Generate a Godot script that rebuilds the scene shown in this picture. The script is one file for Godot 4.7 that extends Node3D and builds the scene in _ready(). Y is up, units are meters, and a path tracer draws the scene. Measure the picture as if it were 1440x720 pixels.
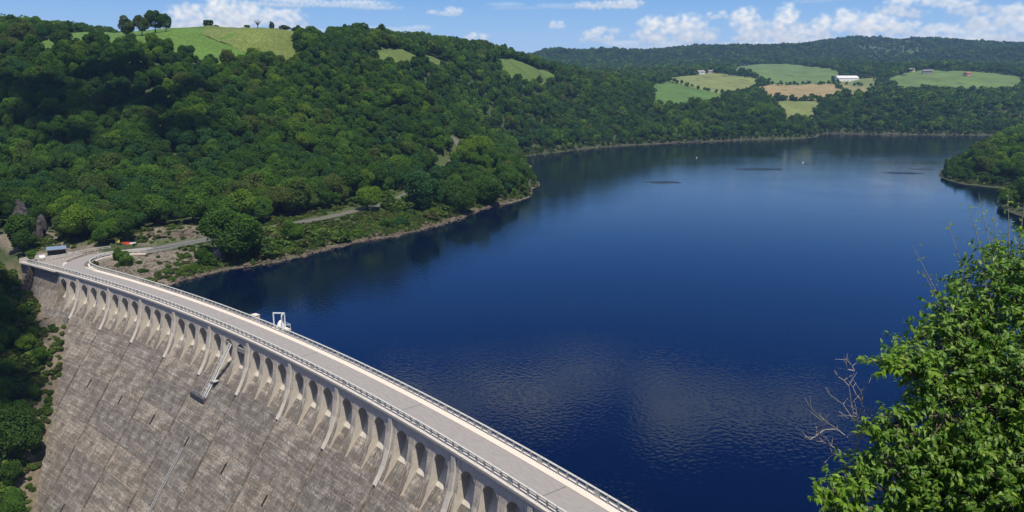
extends Node3D

const CREST := 5.0                      # road level of the dam; the lake surface is y = 0
const DAM_X := -471.26
const DAM_Z := 275.38
const DAM_R := 603.36                   # plan radius of the kerb line on the dam
const A0 := 0.6103                      # angle of the first full bay
const BAY := 0.02906                    # angle of one bay of three niches
const FIRST_BAY := -1
const LAST_BAY := 14

var rng := RandomNumberGenerator.new()
var numbers := {}
var mats := {}

# ---------------------------------------------------------------- helpers

class Builder:
	var v := PackedVector3Array()
	var uv := PackedVector2Array()
	var c := PackedColorArray()
	var n := PackedVector3Array()

	func tri(a: Vector3, b: Vector3, d: Vector3) -> void:
		v.append(a); v.append(b); v.append(d)

	func quad(a: Vector3, b: Vector3, d: Vector3, e: Vector3) -> void:
		v.append(a); v.append(b); v.append(d)
		v.append(a); v.append(d); v.append(e)

	func quad_uv(a: Vector3, b: Vector3, d: Vector3, e: Vector3, ua: Vector2, ub: Vector2, ud: Vector2, ue: Vector2) -> void:
		quad(a, b, d, e)
		for t in [ua, ub, ud, ua, ud, ue]:
			uv.append(t)

	func box(at: Vector3, size: Vector3, turn := Basis()) -> void:
		var h := size / 2.0
		var p := []
		for k in 8:
			p.append(at + turn * Vector3(h.x if k & 1 else -h.x, h.y if k & 2 else -h.y, h.z if k & 4 else -h.z))
		for f in [[0, 1, 3, 2], [5, 4, 6, 7], [4, 0, 2, 6], [1, 5, 7, 3], [2, 3, 7, 6], [4, 5, 1, 0]]:
			quad(p[f[0]], p[f[1]], p[f[2]], p[f[3]])

	func bar(a: Vector3, b: Vector3, width: float, height: float) -> void:
		var along := (b - a)
		var x := along.normalized()
		var side := x.cross(Vector3.UP)
		side = Vector3.RIGHT if side.length() < 0.01 else side.normalized()
		box((a + b) / 2.0, Vector3(along.length(), height, width), Basis(x, side.cross(x), side))

	func tube(pts: Array, radii: Array, sides := 6) -> void:
		var rings := []
		for i in pts.size():
			var d: Vector3 = (pts[mini(i + 1, pts.size() - 1)] - pts[maxi(i - 1, 0)]).normalized()
			var s := d.cross(Vector3(0.31, 0.2, 0.93)).normalized()
			var t := d.cross(s)
			var ring := []
			for k in sides:
				var w := TAU * k / sides
				ring.append(pts[i] + (s * cos(w) + t * sin(w)) * radii[i])
			rings.append(ring)
		for i in pts.size() - 1:
			for k in sides:
				var j := (k + 1) % sides
				quad(rings[i][k], rings[i][j], rings[i + 1][j], rings[i + 1][k])
		for k in range(1, sides - 1):
			tri(rings[0][0], rings[0][k], rings[0][k + 1])
			tri(rings[-1][0], rings[-1][k + 1], rings[-1][k])

	func mesh(m: Material = null, into: ArrayMesh = null) -> ArrayMesh:
		var a := []
		a.resize(Mesh.ARRAY_MAX)
		a[Mesh.ARRAY_VERTEX] = v
		if uv.size() == v.size(): a[Mesh.ARRAY_TEX_UV] = uv
		if c.size() == v.size(): a[Mesh.ARRAY_COLOR] = c
		if n.size() == v.size(): a[Mesh.ARRAY_NORMAL] = n
		var out := into if into else ArrayMesh.new()
		out.add_surface_from_arrays(Mesh.PRIMITIVE_TRIANGLES, a)
		if m: out.surface_set_material(out.get_surface_count() - 1, m)
		return out

func numbered(called: String) -> String:
	var k: int = numbers.get(called, 0)
	numbers[called] = k + 1
	return called if k == 0 else "%s_%03d" % [called, k]

func tag(o: Node3D, label: String, category: String, group := "") -> Node3D:
	o.set_meta("label", label)
	o.set_meta("category", category)
	if group: o.set_meta("group", group)
	return o

func thing(called: String, label: String, category: String, at := Vector3.ZERO, turn := 0.0, group := "") -> Node3D:
	var o := Node3D.new()
	o.name = numbered(called)
	add_child(o)
	o.position = at
	o.rotation.y = turn
	return tag(o, label, category, group)

func part(called: String, mesh: Mesh, m: Material, parent: Node3D = null, at := Transform3D()) -> MeshInstance3D:
	var o := MeshInstance3D.new()
	o.mesh = mesh
	if m: o.material_override = m
	o.transform = at
	if parent:
		o.name = called
		parent.add_child(o, true)
	else:
		o.name = numbered(called)
		add_child(o)
	return o

func setting(called: String, mesh: Mesh, m: Material, kind := "structure") -> MeshInstance3D:
	var o := part(called, mesh, m)
	o.set_meta("kind", kind)
	return o

# the mesh is in world coordinates, its parent stands somewhere else
func part_world(called: String, mesh: Mesh, m: Material, parent: Node3D) -> MeshInstance3D:
	var top := parent
	var back := Transform3D()
	while top != self:
		back = top.transform * back
		top = top.get_parent()
	return part(called, mesh, m, parent, back.affine_inverse())

func srgb(r: float, g: float, b: float) -> Color:
	return Color(r, g, b).linear_to_srgb()

func plain(key: String, col: Color, rough := 0.85, metal := 0.0) -> StandardMaterial3D:
	if not mats.has(key):
		var m := StandardMaterial3D.new()
		m.resource_name = key
		m.albedo_color = col.linear_to_srgb()
		m.roughness = rough
		m.metallic = metal
		mats[key] = m
	return mats[key]

func noise(seed_: int, freq: float, octaves := 4, kind := FastNoiseLite.TYPE_SIMPLEX_SMOOTH) -> FastNoiseLite:
	var f := FastNoiseLite.new()
	f.seed = seed_
	f.frequency = freq
	f.noise_type = kind
	f.fractal_type = FastNoiseLite.FRACTAL_FBM
	f.fractal_octaves = octaves
	return f

func grey_bytes(f: FastNoiseLite, w: int, h: int, sw := 0, sh := 0) -> PackedByteArray:
	var im := f.get_seamless_image(sw if sw else w, sh if sh else h, false, false, 0.1, true)
	im.convert(Image.FORMAT_L8)
	if im.get_width() != w or im.get_height() != h: im.resize(w, h, Image.INTERPOLATE_CUBIC)
	return im.get_data()

func grain_texture(seed_: int, size: int, low: float, freq := 0.03, octaves := 5) -> ImageTexture:
	var b := grey_bytes(noise(seed_, freq, octaves), size, size)
	for i in b.size():
		b[i] = int(255.0 * lerpf(low, 1.0, b[i] / 255.0))
	return ImageTexture.create_from_image(Image.create_from_data(size, size, false, Image.FORMAT_L8, b))

# a rough material with mottled grain, mapped in world space
func grained(key: String, col: Color, rough: float, tile: float, low := 0.55, bump := 0.0) -> StandardMaterial3D:
	if not mats.has(key):
		var m := plain(key, col, rough)
		m.albedo_texture = tex("grain")
		m.uv1_triplanar = true
		m.uv1_world_triplanar = true
		m.uv1_scale = Vector3.ONE / tile
		if low > 0.8: m.albedo_texture = tex("grain_soft")
		if low < 0.5: m.albedo_texture = tex("grain_strong")
		if bump > 0.0:
			m.heightmap_enabled = true
			m.heightmap_texture = tex("grain_strong")
			m.heightmap_scale = bump
	return mats[key]

var textures := {}
func tex(key: String) -> Texture2D:
	if not textures.has(key):
		match key:
			"grain": textures[key] = grain_texture(5, 512, 0.55, 0.02, 6)
			"grain_soft": textures[key] = grain_texture(6, 512, 0.90, 0.05, 6)
			"grain_strong": textures[key] = grain_texture(9, 512, 0.2, 0.035, 6)
	return textures[key]

# ---------------------------------------------------------------- camera, sky, sun

func set_view() -> void:
	var cam := Camera3D.new()
	cam.name = "camera"
	cam.fov = 36.87
	cam.position = Vector3(0, 55.74, 0)
	cam.rotation_degrees = Vector3(-12.106, 0, 0)
	cam.near = 0.2
	cam.far = 14000.0
	add_child(cam)
	var sun := DirectionalLight3D.new()
	sun.name = "sun"
	sun.light_energy = 1.5
	sun.light_color = Color(1.0, 0.955, 0.88)
	sun.light_angular_distance = 0.5
	sun.shadow_enabled = true
	add_child(sun)
	sun.look_at_from_position(Vector3.ZERO, -Vector3(0.185, 0.90, 0.406).normalized(), Vector3.FORWARD)
	var e := Environment.new()
	e.background_mode = Environment.BG_SKY
	e.tonemap_mode = Environment.TONE_MAPPER_LINEAR
	e.tonemap_exposure = 1.1
	e.sdfgi_enabled = true
	e.ssao_enabled = true
	e.ssil_enabled = true
	e.fog_enabled = true
	e.fog_density = 0.0001
	e.fog_light_color = Color(0.62, 0.78, 1.0)
	var sky := Sky.new()
	var sm := PanoramaSkyMaterial.new()
	sm.panorama = ImageTexture.create_from_image(sky_image())
	sky.sky_material = sm
	e.sky = sky
	var w := WorldEnvironment.new()
	w.name = "world"
	w.environment = e
	add_child(w)

# blue sky that pales towards the horizon, with heaped clouds all round
func sky_image() -> Image:
	var W := 4096
	var H := 2048
	var im := Image.create(W, H, false, Image.FORMAT_RGB8)
	var stops := [[0.0, Color(0.82, 0.89, 0.95)], [3.0, Color(0.68, 0.81, 0.94)], [7.0, Color(0.47, 0.67, 0.89)], [12.0, Color(0.25, 0.49, 0.82)], [25.0, Color(0.115, 0.33, 0.72)], [50.0, Color(0.07, 0.25, 0.62)], [91.0, Color(0.06, 0.21, 0.55)]]
	for y in H:
		var el := 90.0 - (y + 0.5) * 180.0 / H
		var col := Color(0.36, 0.42, 0.36)
		if el >= 0.0:
			for k in stops.size() - 1:
				if el <= stops[k + 1][0]:
					col = stops[k][1].lerp(stops[k + 1][1], (el - stops[k][0]) / (stops[k + 1][0] - stops[k][0]))
					break
		im.fill_rect(Rect2i(0, y, W, 1), col)
	var f := noise(21, 1.0, 5)
	var g := noise(22, 1.0, 3)
	# azimuth, height above the horizon, width, height in degrees, whiteness
	var seen := [[-20.4, 4.9, 6.4, 2.7, 1.0], [-15.8, 5.0, 6.4, 2.2, 0.95], [-14.4, 5.95, 11.0, 0.8, 0.8], [-4.7, 5.5, 2.4, 0.7, 0.8], [-2.6, 3.8, 1.5, 0.9, 0.9], [6.8, 6.1, 4.4, 1.1, 0.9],
		[3.3, 4.6, 1.6, 0.6, 0.75], [6.0, 3.8, 2.2, 1.0, 0.85], [6.6, 4.2, 2.0, 0.6, 0.7], [12.0, 4.2, 5.6, 2.6, 1.0], [14.4, 5.1, 1.6, 0.6, 0.75], [17.8, 4.3, 4.6, 3.0, 1.0], [20.5, 3.7, 3.6, 1.6, 0.9],
		[22.3, 4.1, 3.6, 2.0, 0.95], [25.0, 3.9, 2.6, 2.0, 1.0], [26.6, 3.9, 1.8, 1.0, 0.85], [27.6, 5.3, 5.0, 1.7, 0.9], [30.1, 3.4, 6.2, 1.9, 0.85], [31.7, 4.5, 3.8, 2.0, 0.9], [16.0, 3.0, 9.0, 1.2, 0.7], [24.5, 3.0, 9.0, 1.2, 0.7], [9.5, 3.2, 6.0, 0.8, 0.65], [-8.0, 4.3, 5.0, 0.6, 0.55], [-24.0, 6.2, 7.0, 0.7, 0.6], [-18.0, 3.9, 9.0, 1.0, 0.7], [1.0, 5.9, 7.0, 0.5, 0.35], [20.0, 2.6, 16.0, 1.3, 0.6], [29.0, 2.8, 9.0, 1.2, 0.6], [23.0, 6.0, 9.0, 0.6, 0.35], [33.5, 3.6, 4.0, 2.0, 0.8]]
	var list := seen.duplicate()
	rng.seed = 77
	for k in 210:
		var el := 2.5 + 60.0 * pow(rng.randf(), 1.7)
		var az := rng.randf_range(35.0, 325.0)
		if el > 16.0: az = rng.randf_range(0.0, 360.0)
		var w := rng.randf_range(1.5, 6.0) * (1.0 + el / 11.0)
		if el > 14.0 and rng.randf() < 0.25: continue
		list.append([az, el, w, w * rng.randf_range(0.25, 0.45), rng.randf_range(0.75, 1.0)])
	for q in list:
		var az: float = q[0]
		var el: float = q[1]
		var w: float = q[2] * 0.62
		var h: float = q[3] * 0.6
		var shrink := 1.0 / maxf(0.25, cos(deg_to_rad(el)))
		var blobs := []
		for k in 9:
			var bx := rng.randf_range(-0.72, 0.72)
			var top := 1.0 - bx * bx
			blobs.append([bx, rng.randf_range(-0.55, 0.1 + 0.45 * top), rng.randf_range(0.28, 0.5), rng.randf_range(0.35, 0.62)])
		var px0 := int((az - w * 1.35 * shrink) / 360.0 * W)
		var px1 := int((az + w * 1.35 * shrink) / 360.0 * W)
		var py0 := int((90.0 - el - h * 1.5) / 180.0 * H)
		var py1 := mini(int((90.0 - el + h * 1.3) / 180.0 * H), H / 2)
		var white: float = q[4]
		for py in range(maxi(py0, 0), py1):
			var e2 := 90.0 - (py + 0.5) * 180.0 / H
			var dy := (e2 - el) / h
			for px in range(px0, px1):
				var a2 := (px + 0.5) * 360.0 / W
				var dx := (a2 - az) / (w * shrink)
				var d := -1.0
				for b in blobs:
					var ex: float = (dx - b[0]) / b[2]
					var ey: float = (dy - b[1]) / b[3]
					d = maxf(d, 1.0 - ex * ex - ey * ey)
				if d < -0.75: continue
				var s := 2.4 / h if h < 1.2 else 1.8
				var n := f.get_noise_2d(a2 * s * 0.8, e2 * s * 1.1 + 31.0 * az)
				d += n * 0.75
				if dy < -0.45: d -= (-0.45 - dy) * 1.6
				if d <= 0.0: continue
				var cover := smoothstep(0.0, 1.1, d) * clampf(white, 0.0, 1.0)
				var puff := clampf(0.60 + 0.34 * dy + 0.3 * g.get_noise_2d(a2 * s * 0.9 + 7.0, e2 * s * 1.2) + 0.12 * d, 0.0, 1.0)
				var tone := Color(0.64, 0.70, 0.79).lerp(Color(0.985, 0.985, 0.98), puff)
				var xx := posmod(px, W)
				im.set_pixel(xx, py, im.get_pixel(xx, py).lerp(tone, cover))
	return im

# ---------------------------------------------------------------- the lie of the land
# surveyed points (x, height, z): the shore, the lake bed, benches, slopes and ridges
const SURVEY := [-99, 0.2, -220, -94, 0.2, -231, -85, 0.2, -241, -76, 0.2, -251, -69, 0.2, -270, -59, 0.2, -286, -45, 0.2, -300, -36, 0.2, -315, -22, 0.2, -339, -7, 0.2, -378, 7, 0.2, -439, 2, 0.2, -528, 5, 0.2, -675, 26, 0.2, -706, 55, 0.2, -741, 103, 0.2, -799, 163, 0.2, -843, 226, 0.2, -879, 287, 0.2, -919, 392, 0.2, -1009, 418, 0.2, -1062, 498, 0.2, -1026, 620, 0.2, -1009, 677, 0.2, -1026, 294, 0.2, -439, 286, 0.2, -452, 277, 0.2, -474, 282, 0.2, -506, 344, 0.2, -596, 461, 0.2, -759, 60, -9, -150, 0, -9, -200, -60, -9, -215, 40, -9, -260, 100, -9, -330, 40, -9, -380, 0, -9, -330, 120, -9, -480, 60, -9, -550, 60, -9, -650, 150, -9, -760, 250, -9, -650, 250, -9, -820, 350, -9, -900, 500, -9, -930, 450, -9, -840, 380, -9, -720, 200, -9, -420, 190, -9, -300, 120, -9, -200, 560, -9, -960, 330, -9, -760, -80, -9, -225, 240, -9, -560, 70, -8, -110, 20, -9, -110, -25, -9, -160, 55, -5, -70, -65, -7, -195, -104, -1.5, -211, 48, 4, -38, 75, 4, -45, 115, 2, -95, 165, 2, -185, 235, 2, -320, 150, 25, -100, 210, 30, -180, 290, 28, -320, 0, 54, 0, 40, 56, 0, 20, 33, -20, 0, 66, 60, 120, 66, 0, 250, 70, -60, 330, 22, -380, 365, 18, -480, 420, 24, -560, 480, 22, -640, 600, 32, -770, 800, 50, -900, 420, 45, -400, 700, 80, -600, 900, 60, -1000, -123, 4.6, -219, -131, 4.8, -228, -150, 4.9, -238, -160, 4.9, -226, -127, 4.9, -243, -116, 5, -251, -110, 5, -260, -98, 5.2, -273, -85, 5.5, -291, -74, 6, -305, -66, 6.5, -319, -55, 7, -338, -49, 8, -352, -40, 13, -420, -31, 17, -470, -31, 21, -500, -40, 24, -530, -120, 3.5, -228, -112, 2, -222, -108, 2.5, -238, -173, 7.1, -262, -189, 13.1, -305, -225, 39.6, -370, -264, 70.7, -440, -159, 7.3, -285, -131, 8.6, -268, -158, 19.5, -330, -188, 49.7, -400, -201, 71.6, -432, -246, 93.8, -530, -257, 83.2, -480, -192, 94.3, -525, -143, 39.3, -385, -121, 14.4, -320, -111, 6.2, -290, -93, 6.7, -312, -109, 23, -370, -130, 53, -450, -151, 93.7, -530, -84, 27.3, -420, -99, 58.6, -500, -112, 79.7, -570, -86, 82.7, -600, -46, 4.9, -380, -47, 23.3, -425, -56, 50.2, -520, -66, 78.8, -620, -31, 26.2, -480, -8, 12.2, -430, -24, 25.4, -440, -45, 34.8, -620, -24, 16.3, -660, -20, 52.2, -740, -14, 75.7, -800, -39, 78.5, -720, 20, 82.4, -880, 0, 83.5, -840, 68, 72.1, -950, 125, 57.8, -990, 175, 49.3, -1020, 28, 17.8, -780, 62, 22.8, -850, 154, 20.2, -940, 252, 29.5, -990, 331, 27.3, -1010, 381, 13.4, -1020, 213, 50.1, -1120, 271, 69.4, -1250, 324, 58.4, -1280, 475, 98.5, -1600, 430, 49.5, -1250, 416, 30, -1130, 508, 69.3, -1480, 597, 66.8, -1500, 614, 104, -1750, 672, 69.9, -1550, 492, 35.1, -1130, 594, 40.1, -1130, 697, 33, -1130, 745, 29.9, -1140, 647, 54.3, -1350, 866, 82.7, -1500, 785, 80, -1500, 935, 77.1, -1480, 904, 103.3, -1620, 848, 44.8, -1300, 112, 167.1, -2500, 303, 176.5, -2600, 535, 181.1, -2600, 826, 206.1, -2800, 1153, 222.9, -3000, 1531, 263.6, -3300, 1800, 229.4, -3300, 2128, 212.3, -3300, 234, 102.4, -2000, 414, 93.7, -2000, 623, 118.2, -2100, 849, 127.5, -2200, 1048, 121.7, -2200, 1259, 141.3, -2300, 1223, 107.6, -2000, 1322, 219.9, -2900, -420, 92, -560, -300, 95, -700, -200, 98, -800, -100, 95, -1000, 0, 80, -1200, -250, 80, -1300, -600, 85, -900, -1500, 60, -2500, -400, 100, -2500, 0, 130, -2600, -2500, 80, -800, -330, 72, -430, -300, 45, -330, -260, 20, -270, -1000, 90, -300, 3000, 150, -1500, 2500, 200, -3000, 1500, 90, -1400, 0, 120, -5000, 2500, 120, -5500, -3000, 50, -5000, 5000, 150, -3000, 1200, 120, 600, -1000, 90, 1000, 0, 130, 800, 4000, 120, 2000, -4000, 60, 2000]
# the gorge below the dam
const GORGE := [-125, -5, -208, -120, -17, -194, -118, -28, -183, -117, -35, -176, -115, -43, -167, -110, -56, -150, -133, -8, -212, -137, -6, -218, -146, -4, -223, -160, 2, -223, -175, 6, -240, -200, 12, -235, -185, 14, -205, -150, -12, -200, -160, -10, -175, -190, 10, -170, -150, -32, -150, -185, -8, -135, -130, -60, -125, -75, -66, -130, -45, -66, -90, -90, -66, -60, -10, -55, -70, 14, -30, -58, 30, -6, -46, 44, 4.5, -40, 20, 6, -38, 10, 24, -24, 20, 33, -20, 0, 54, 0, 14, 52, 0, 40, 56, 0, -20, 44, -4, -30, 14, -30, -60, 0, -10, -60, 40, 40, -100, -10, 20, -160, 10, -60, -170, 30, 20, 0, 66, 60, 48, 4, -38, 75, 30, -20, -260, 40, -150, -260, 22, -255]
# centre line of the road that leaves the dam and follows the shore
const ROAD := [Vector3(-118.3, 5, -211.0), Vector3(-122.8, 5, -214.3), Vector3(-127.6, 5, -218.6), Vector3(-130.9, 5, -224.0), Vector3(-132.2, 5, -230.0), Vector3(-131.8, 5, -236.0), Vector3(-129.0, 5, -241.0), Vector3(-124.3, 5, -244.8), Vector3(-119.0, 5, -249.3), Vector3(-114.5, 5.05, -255.0), Vector3(-110.5, 5.1, -261.5), Vector3(-104.5, 5.2, -268.2), Vector3(-97.9, 5.3, -275.4), Vector3(-91.5, 5.5, -284.0), Vector3(-85.0, 5.7, -293.0), Vector3(-74.5, 6.1, -306.5), Vector3(-66.0, 6.6, -321.0), Vector3(-55.6, 7.3, -339.2), Vector3(-49.5, 8.4, -357.0), Vector3(-44.5, 10.4, -385.0), Vector3(-38.0, 14.0, -415.0), Vector3(-31.5, 19.0, -445.0), Vector3(-31.0, 22.0, -470.0), Vector3(-36.0, 25.0, -495.0), Vector3(-47.0, 28.0, -520.0)]

const MEADOWS := {
	"hilltop": [Vector2(-276, -452), Vector2(-242, -446), Vector2(-210, -453), Vector2(-184, -453), Vector2(-168, -456), Vector2(-155, -472), Vector2(-136, -480), Vector2(-135, -500), Vector2(-173, -640), Vector2(-240, -640), Vector2(-316, -620), Vector2(-318, -560)],
	"hilltop_dry": [Vector2(-196, -505), Vector2(-171, -490), Vector2(-146, -482), Vector2(-134, -490), Vector2(-163, -600), Vector2(-229, -610)],
	"strip": [Vector2(-256, -452), Vector2(-226, -452), Vector2(-234, -468), Vector2(-266, -470)],
	"slope": [Vector2(-104, -588), Vector2(-88, -616), Vector2(-76, -710), Vector2(-56, -712), Vector2(-50, -701), Vector2(-66, -678), Vector2(-77, -589), Vector2(-96, -558)],
	"ridge": [Vector2(-16, -833), Vector2(-2, -876), Vector2(39, -955), Vector2(58, -930), Vector2(22, -836), Vector2(-9, -795)],
	"bright": [Vector2(206, -1186), Vector2(248, -1249), Vector2(316, -1180), Vector2(287, -1060), Vector2(217, -993), Vector2(177, -981)],
	"pale": [Vector2(251, -1420), Vector2(381, -1566), Vector2(479, -1494), Vector2(410, -1324), Vector2(345, -1190), Vector2(313, -1166), Vector2(252, -1240)],
	"upper": [Vector2(433, -1603), Vector2(611, -2121), Vector2(766, -2185), Vector2(697, -1664), Vector2(634, -1533), Vector2(490, -1426), Vector2(443, -1433), Vector2(479, -1509)],
	"hay": [Vector2(408, -1334), Vector2(484, -1448), Vector2(638, -1534), Vector2(659, -1435), Vector2(542, -1189), Vector2(464, -1188), Vector2(388, -1188)],
	"lakeside": [Vector2(388, -1171), Vector2(461, -1182), Vector2(453, -1144), Vector2(413, -1075), Vector2(348, -992)],
	"farm": [Vector2(729, -1539), Vector2(842, -1617), Vector2(864, -1572), Vector2(939, -1551), Vector2(965, -1490), Vector2(887, -1366), Vector2(812, -1348), Vector2(669, -1348)],
	"barnyard": [Vector2(648, -1595), Vector2(728, -1576), Vector2(579, -1229), Vector2(528, -1225)],
	"clearing": [Vector2(1194, -2750), Vector2(1489, -3205), Vector2(1445, -2785), Vector2(1242, -2429), Vector2(1092, -2409)],
}
# places where rock or rubble shows instead of trees: x, z, radius
const BARE := [[-122.0, -262.0, 9.0], [-112.0, -272.0, 7.0], [-144.0, -240.0, 10.0], [-133.0, -232.0, 11.0], [-113.0, -236.0, 12.0], [-104.0, -228.0, 8.0], [-160.0, -262.0, 8.0], [-104.0, -246.0, 8.0], [-30.0, -447.0, 6.0], [-121.0, -228.0, 8.0], [-110.0, -222.0, 9.0], [-164.0, -256.0, 11.0], [-172.0, -264.0, 8.0]]
# places kept clear of tall trees: x, z, radius
const CLEAR := [[-131.0, -208.0, 8.0], [-138.0, -217.0, 6.0], [-147.0, -224.0, 4.0]]

var near_grid := PackedFloat32Array()
var far_grid := PackedFloat32Array()
const NX0 := -520.0
const NZ0 := -1660.0
const NS := 14.0
const NW := 110
const NH := 124
const FX0 := -6000.0
const FZ0 := -7000.0
const FS := 125.0
const FW := 97
const FH := 81
var gorge_fit: Array
var bumps := noise(3, 0.02, 4)
var wobble := noise(4, 0.09, 3)
var hills := noise(5, 0.0022, 3)

# smooth surface through scattered points
func fit_surface(p: Array) -> Array:
	var n := p.size() / 3
	var w := n + 3
	var rows := []
	for i in n:
		var r := PackedFloat64Array()
		r.resize(w + 1)
		for j in n:
			r[j] = Vector2(p[i * 3] - p[j * 3], p[i * 3 + 2] - p[j * 3 + 2]).length()
		r[n] = 1.0
		r[n + 1] = p[i * 3]
		r[n + 2] = p[i * 3 + 2]
		r[w] = p[i * 3 + 1]
		rows.append(r)
	for k in 3:
		var r := PackedFloat64Array()
		r.resize(w + 1)
		for j in n:
			r[j] = 1.0 if k == 0 else float(p[j * 3 + (0 if k == 1 else 2)])
		rows.append(r)
	for i in w:
		var best := i
		for j in range(i + 1, w):
			if absf(rows[j][i]) > absf(rows[best][i]): best = j
		var t: PackedFloat64Array = rows[i]
		rows[i] = rows[best]
		rows[best] = t
		var ri: PackedFloat64Array = rows[i]
		var inv := 1.0 / ri[i]
		for j in range(i + 1, w):
			var rj: PackedFloat64Array = rows[j]
			var q := rj[i] * inv
			if q != 0.0:
				for k in range(i, w + 1):
					rj[k] -= q * ri[k]
				rows[j] = rj
	var s := PackedFloat64Array()
	s.resize(w)
	for i in range(w - 1, -1, -1):
		var ri: PackedFloat64Array = rows[i]
		var t := ri[w]
		for j in range(i + 1, w): t -= ri[j] * s[j]
		s[i] = t / ri[i]
	var xs := PackedFloat64Array()
	var zs := PackedFloat64Array()
	for i in n:
		xs.append(p[i * 3])
		zs.append(p[i * 3 + 2])
	return [xs, zs, s]

func surface_at(fit: Array, x: float, z: float) -> float:
	var xs: PackedFloat64Array = fit[0]
	var zs: PackedFloat64Array = fit[1]
	var s: PackedFloat64Array = fit[2]
	var n := xs.size()
	var h := s[n] + s[n + 1] * x + s[n + 2] * z
	for i in n:
		var dx := x - xs[i]
		var dz := z - zs[i]
		h += s[i] * sqrt(dx * dx + dz * dz)
	return h

func survey_land() -> void:
	var fit := fit_surface(SURVEY)
	gorge_fit = fit_surface(GORGE)
	for j in NH:
		for i in NW:
			near_grid.append(surface_at(fit, NX0 + i * NS, NZ0 + j * NS))
	for j in FH:
		for i in FW:
			far_grid.append(surface_at(fit, FX0 + i * FS, FZ0 + j * FS))

func from_grid(g: PackedFloat32Array, w: int, h: int, u: float, v: float) -> float:
	var i := clampi(int(floor(u)), 0, w - 2)
	var j := clampi(int(floor(v)), 0, h - 2)
	var a := clampf(u - i, 0.0, 1.0)
	var b := clampf(v - j, 0.0, 1.0)
	var k := j * w + i
	return lerpf(lerpf(g[k], g[k + 1], a), lerpf(g[k + w], g[k + w + 1], a), b)

func land(x: float, z: float) -> float:
	var u := (x - NX0) / NS
	var v := (z - NZ0) / NS
	var edge := minf(minf(u, NW - 1 - u), minf(v, NH - 1 - v))
	if edge <= 0.0: return from_grid(far_grid, FW, FH, (x - FX0) / FS, (z - FZ0) / FS)
	var h := from_grid(near_grid, NW, NH, u, v)
	if edge < 8.0: h = lerpf(from_grid(far_grid, FW, FH, (x - FX0) / FS, (z - FZ0) / FS), h, edge / 8.0)
	return h

func road_near(x: float, z: float) -> Vector2:      # distance to the shore road, its height there
	if x < -175.0 or x > 0.0 or z > -200.0 or z < -545.0: return Vector2(1000.0, 0.0)
	var best := Vector2(1000.0, 0.0)
	var p := Vector2(x, z)
	for i in ROAD.size() - 1:
		var a := Vector2(ROAD[i].x, ROAD[i].z)
		var d := Vector2(ROAD[i + 1].x, ROAD[i + 1].z) - a
		var t := clampf((p - a).dot(d) / d.length_squared(), 0.0, 1.0)
		var far := (p - a - d * t).length()
		if far < best.x: best = Vector2(far, lerpf(ROAD[i].y, ROAD[i + 1].y, t))
	return best

func ground(x: float, z: float) -> float:
	var h := land(x, z)
	if h > 0.5:
		h += bumps.get_noise_2d(x, z) * clampf((h - 0.5) * 0.25, 0.0, 3.0)
		if z < -1500.0: h += hills.get_noise_2d(x, z) * clampf((-1500.0 - z) * 0.03, 0.0, 22.0)
	h += wobble.get_noise_2d(x, z) * 0.5
	var dx := x - DAM_X
	var dz := z - DAM_Z
	var rr := sqrt(dx * dx + dz * dz) - DAM_R
	if rr < 2.0 and x > -270.0 and x < 100.0 and z < 100.0:
		var w := smoothstep(2.0, -2.5, rr) * smoothstep(-270.0, -190.0, x) * smoothstep(100.0, 60.0, z)
		h = lerpf(h, surface_at(gorge_fit, x, z) + wobble.get_noise_2d(x * 0.6, z * 0.6) * 2.0, w)
	var r := road_near(x, z)
	if r.x < 12.0 and rr > -2.5: h = lerpf(r.y - 0.12, h, smoothstep(3.6, 10.0, r.x))
	if rr > -4.0 and x > -162.0 and x < -134.0 and z > -249.0 and z < -222.0:      # the terrace at the end of the dam
		h = lerpf(h, 4.88, smoothstep(0.0, 4.0, minf(minf(x + 162.0, -134.0 - x + 8.0), minf(z + 249.0, -222.0 - z + 8.0))))
	return h

func in_meadow(x: float, z: float) -> bool:
	var p := Vector2(x, z)
	for k in MEADOWS:
		if Geometry2D.is_point_in_polygon(p, meadow_shapes[k]): return true
	return false

var meadow_shapes := {}

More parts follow.
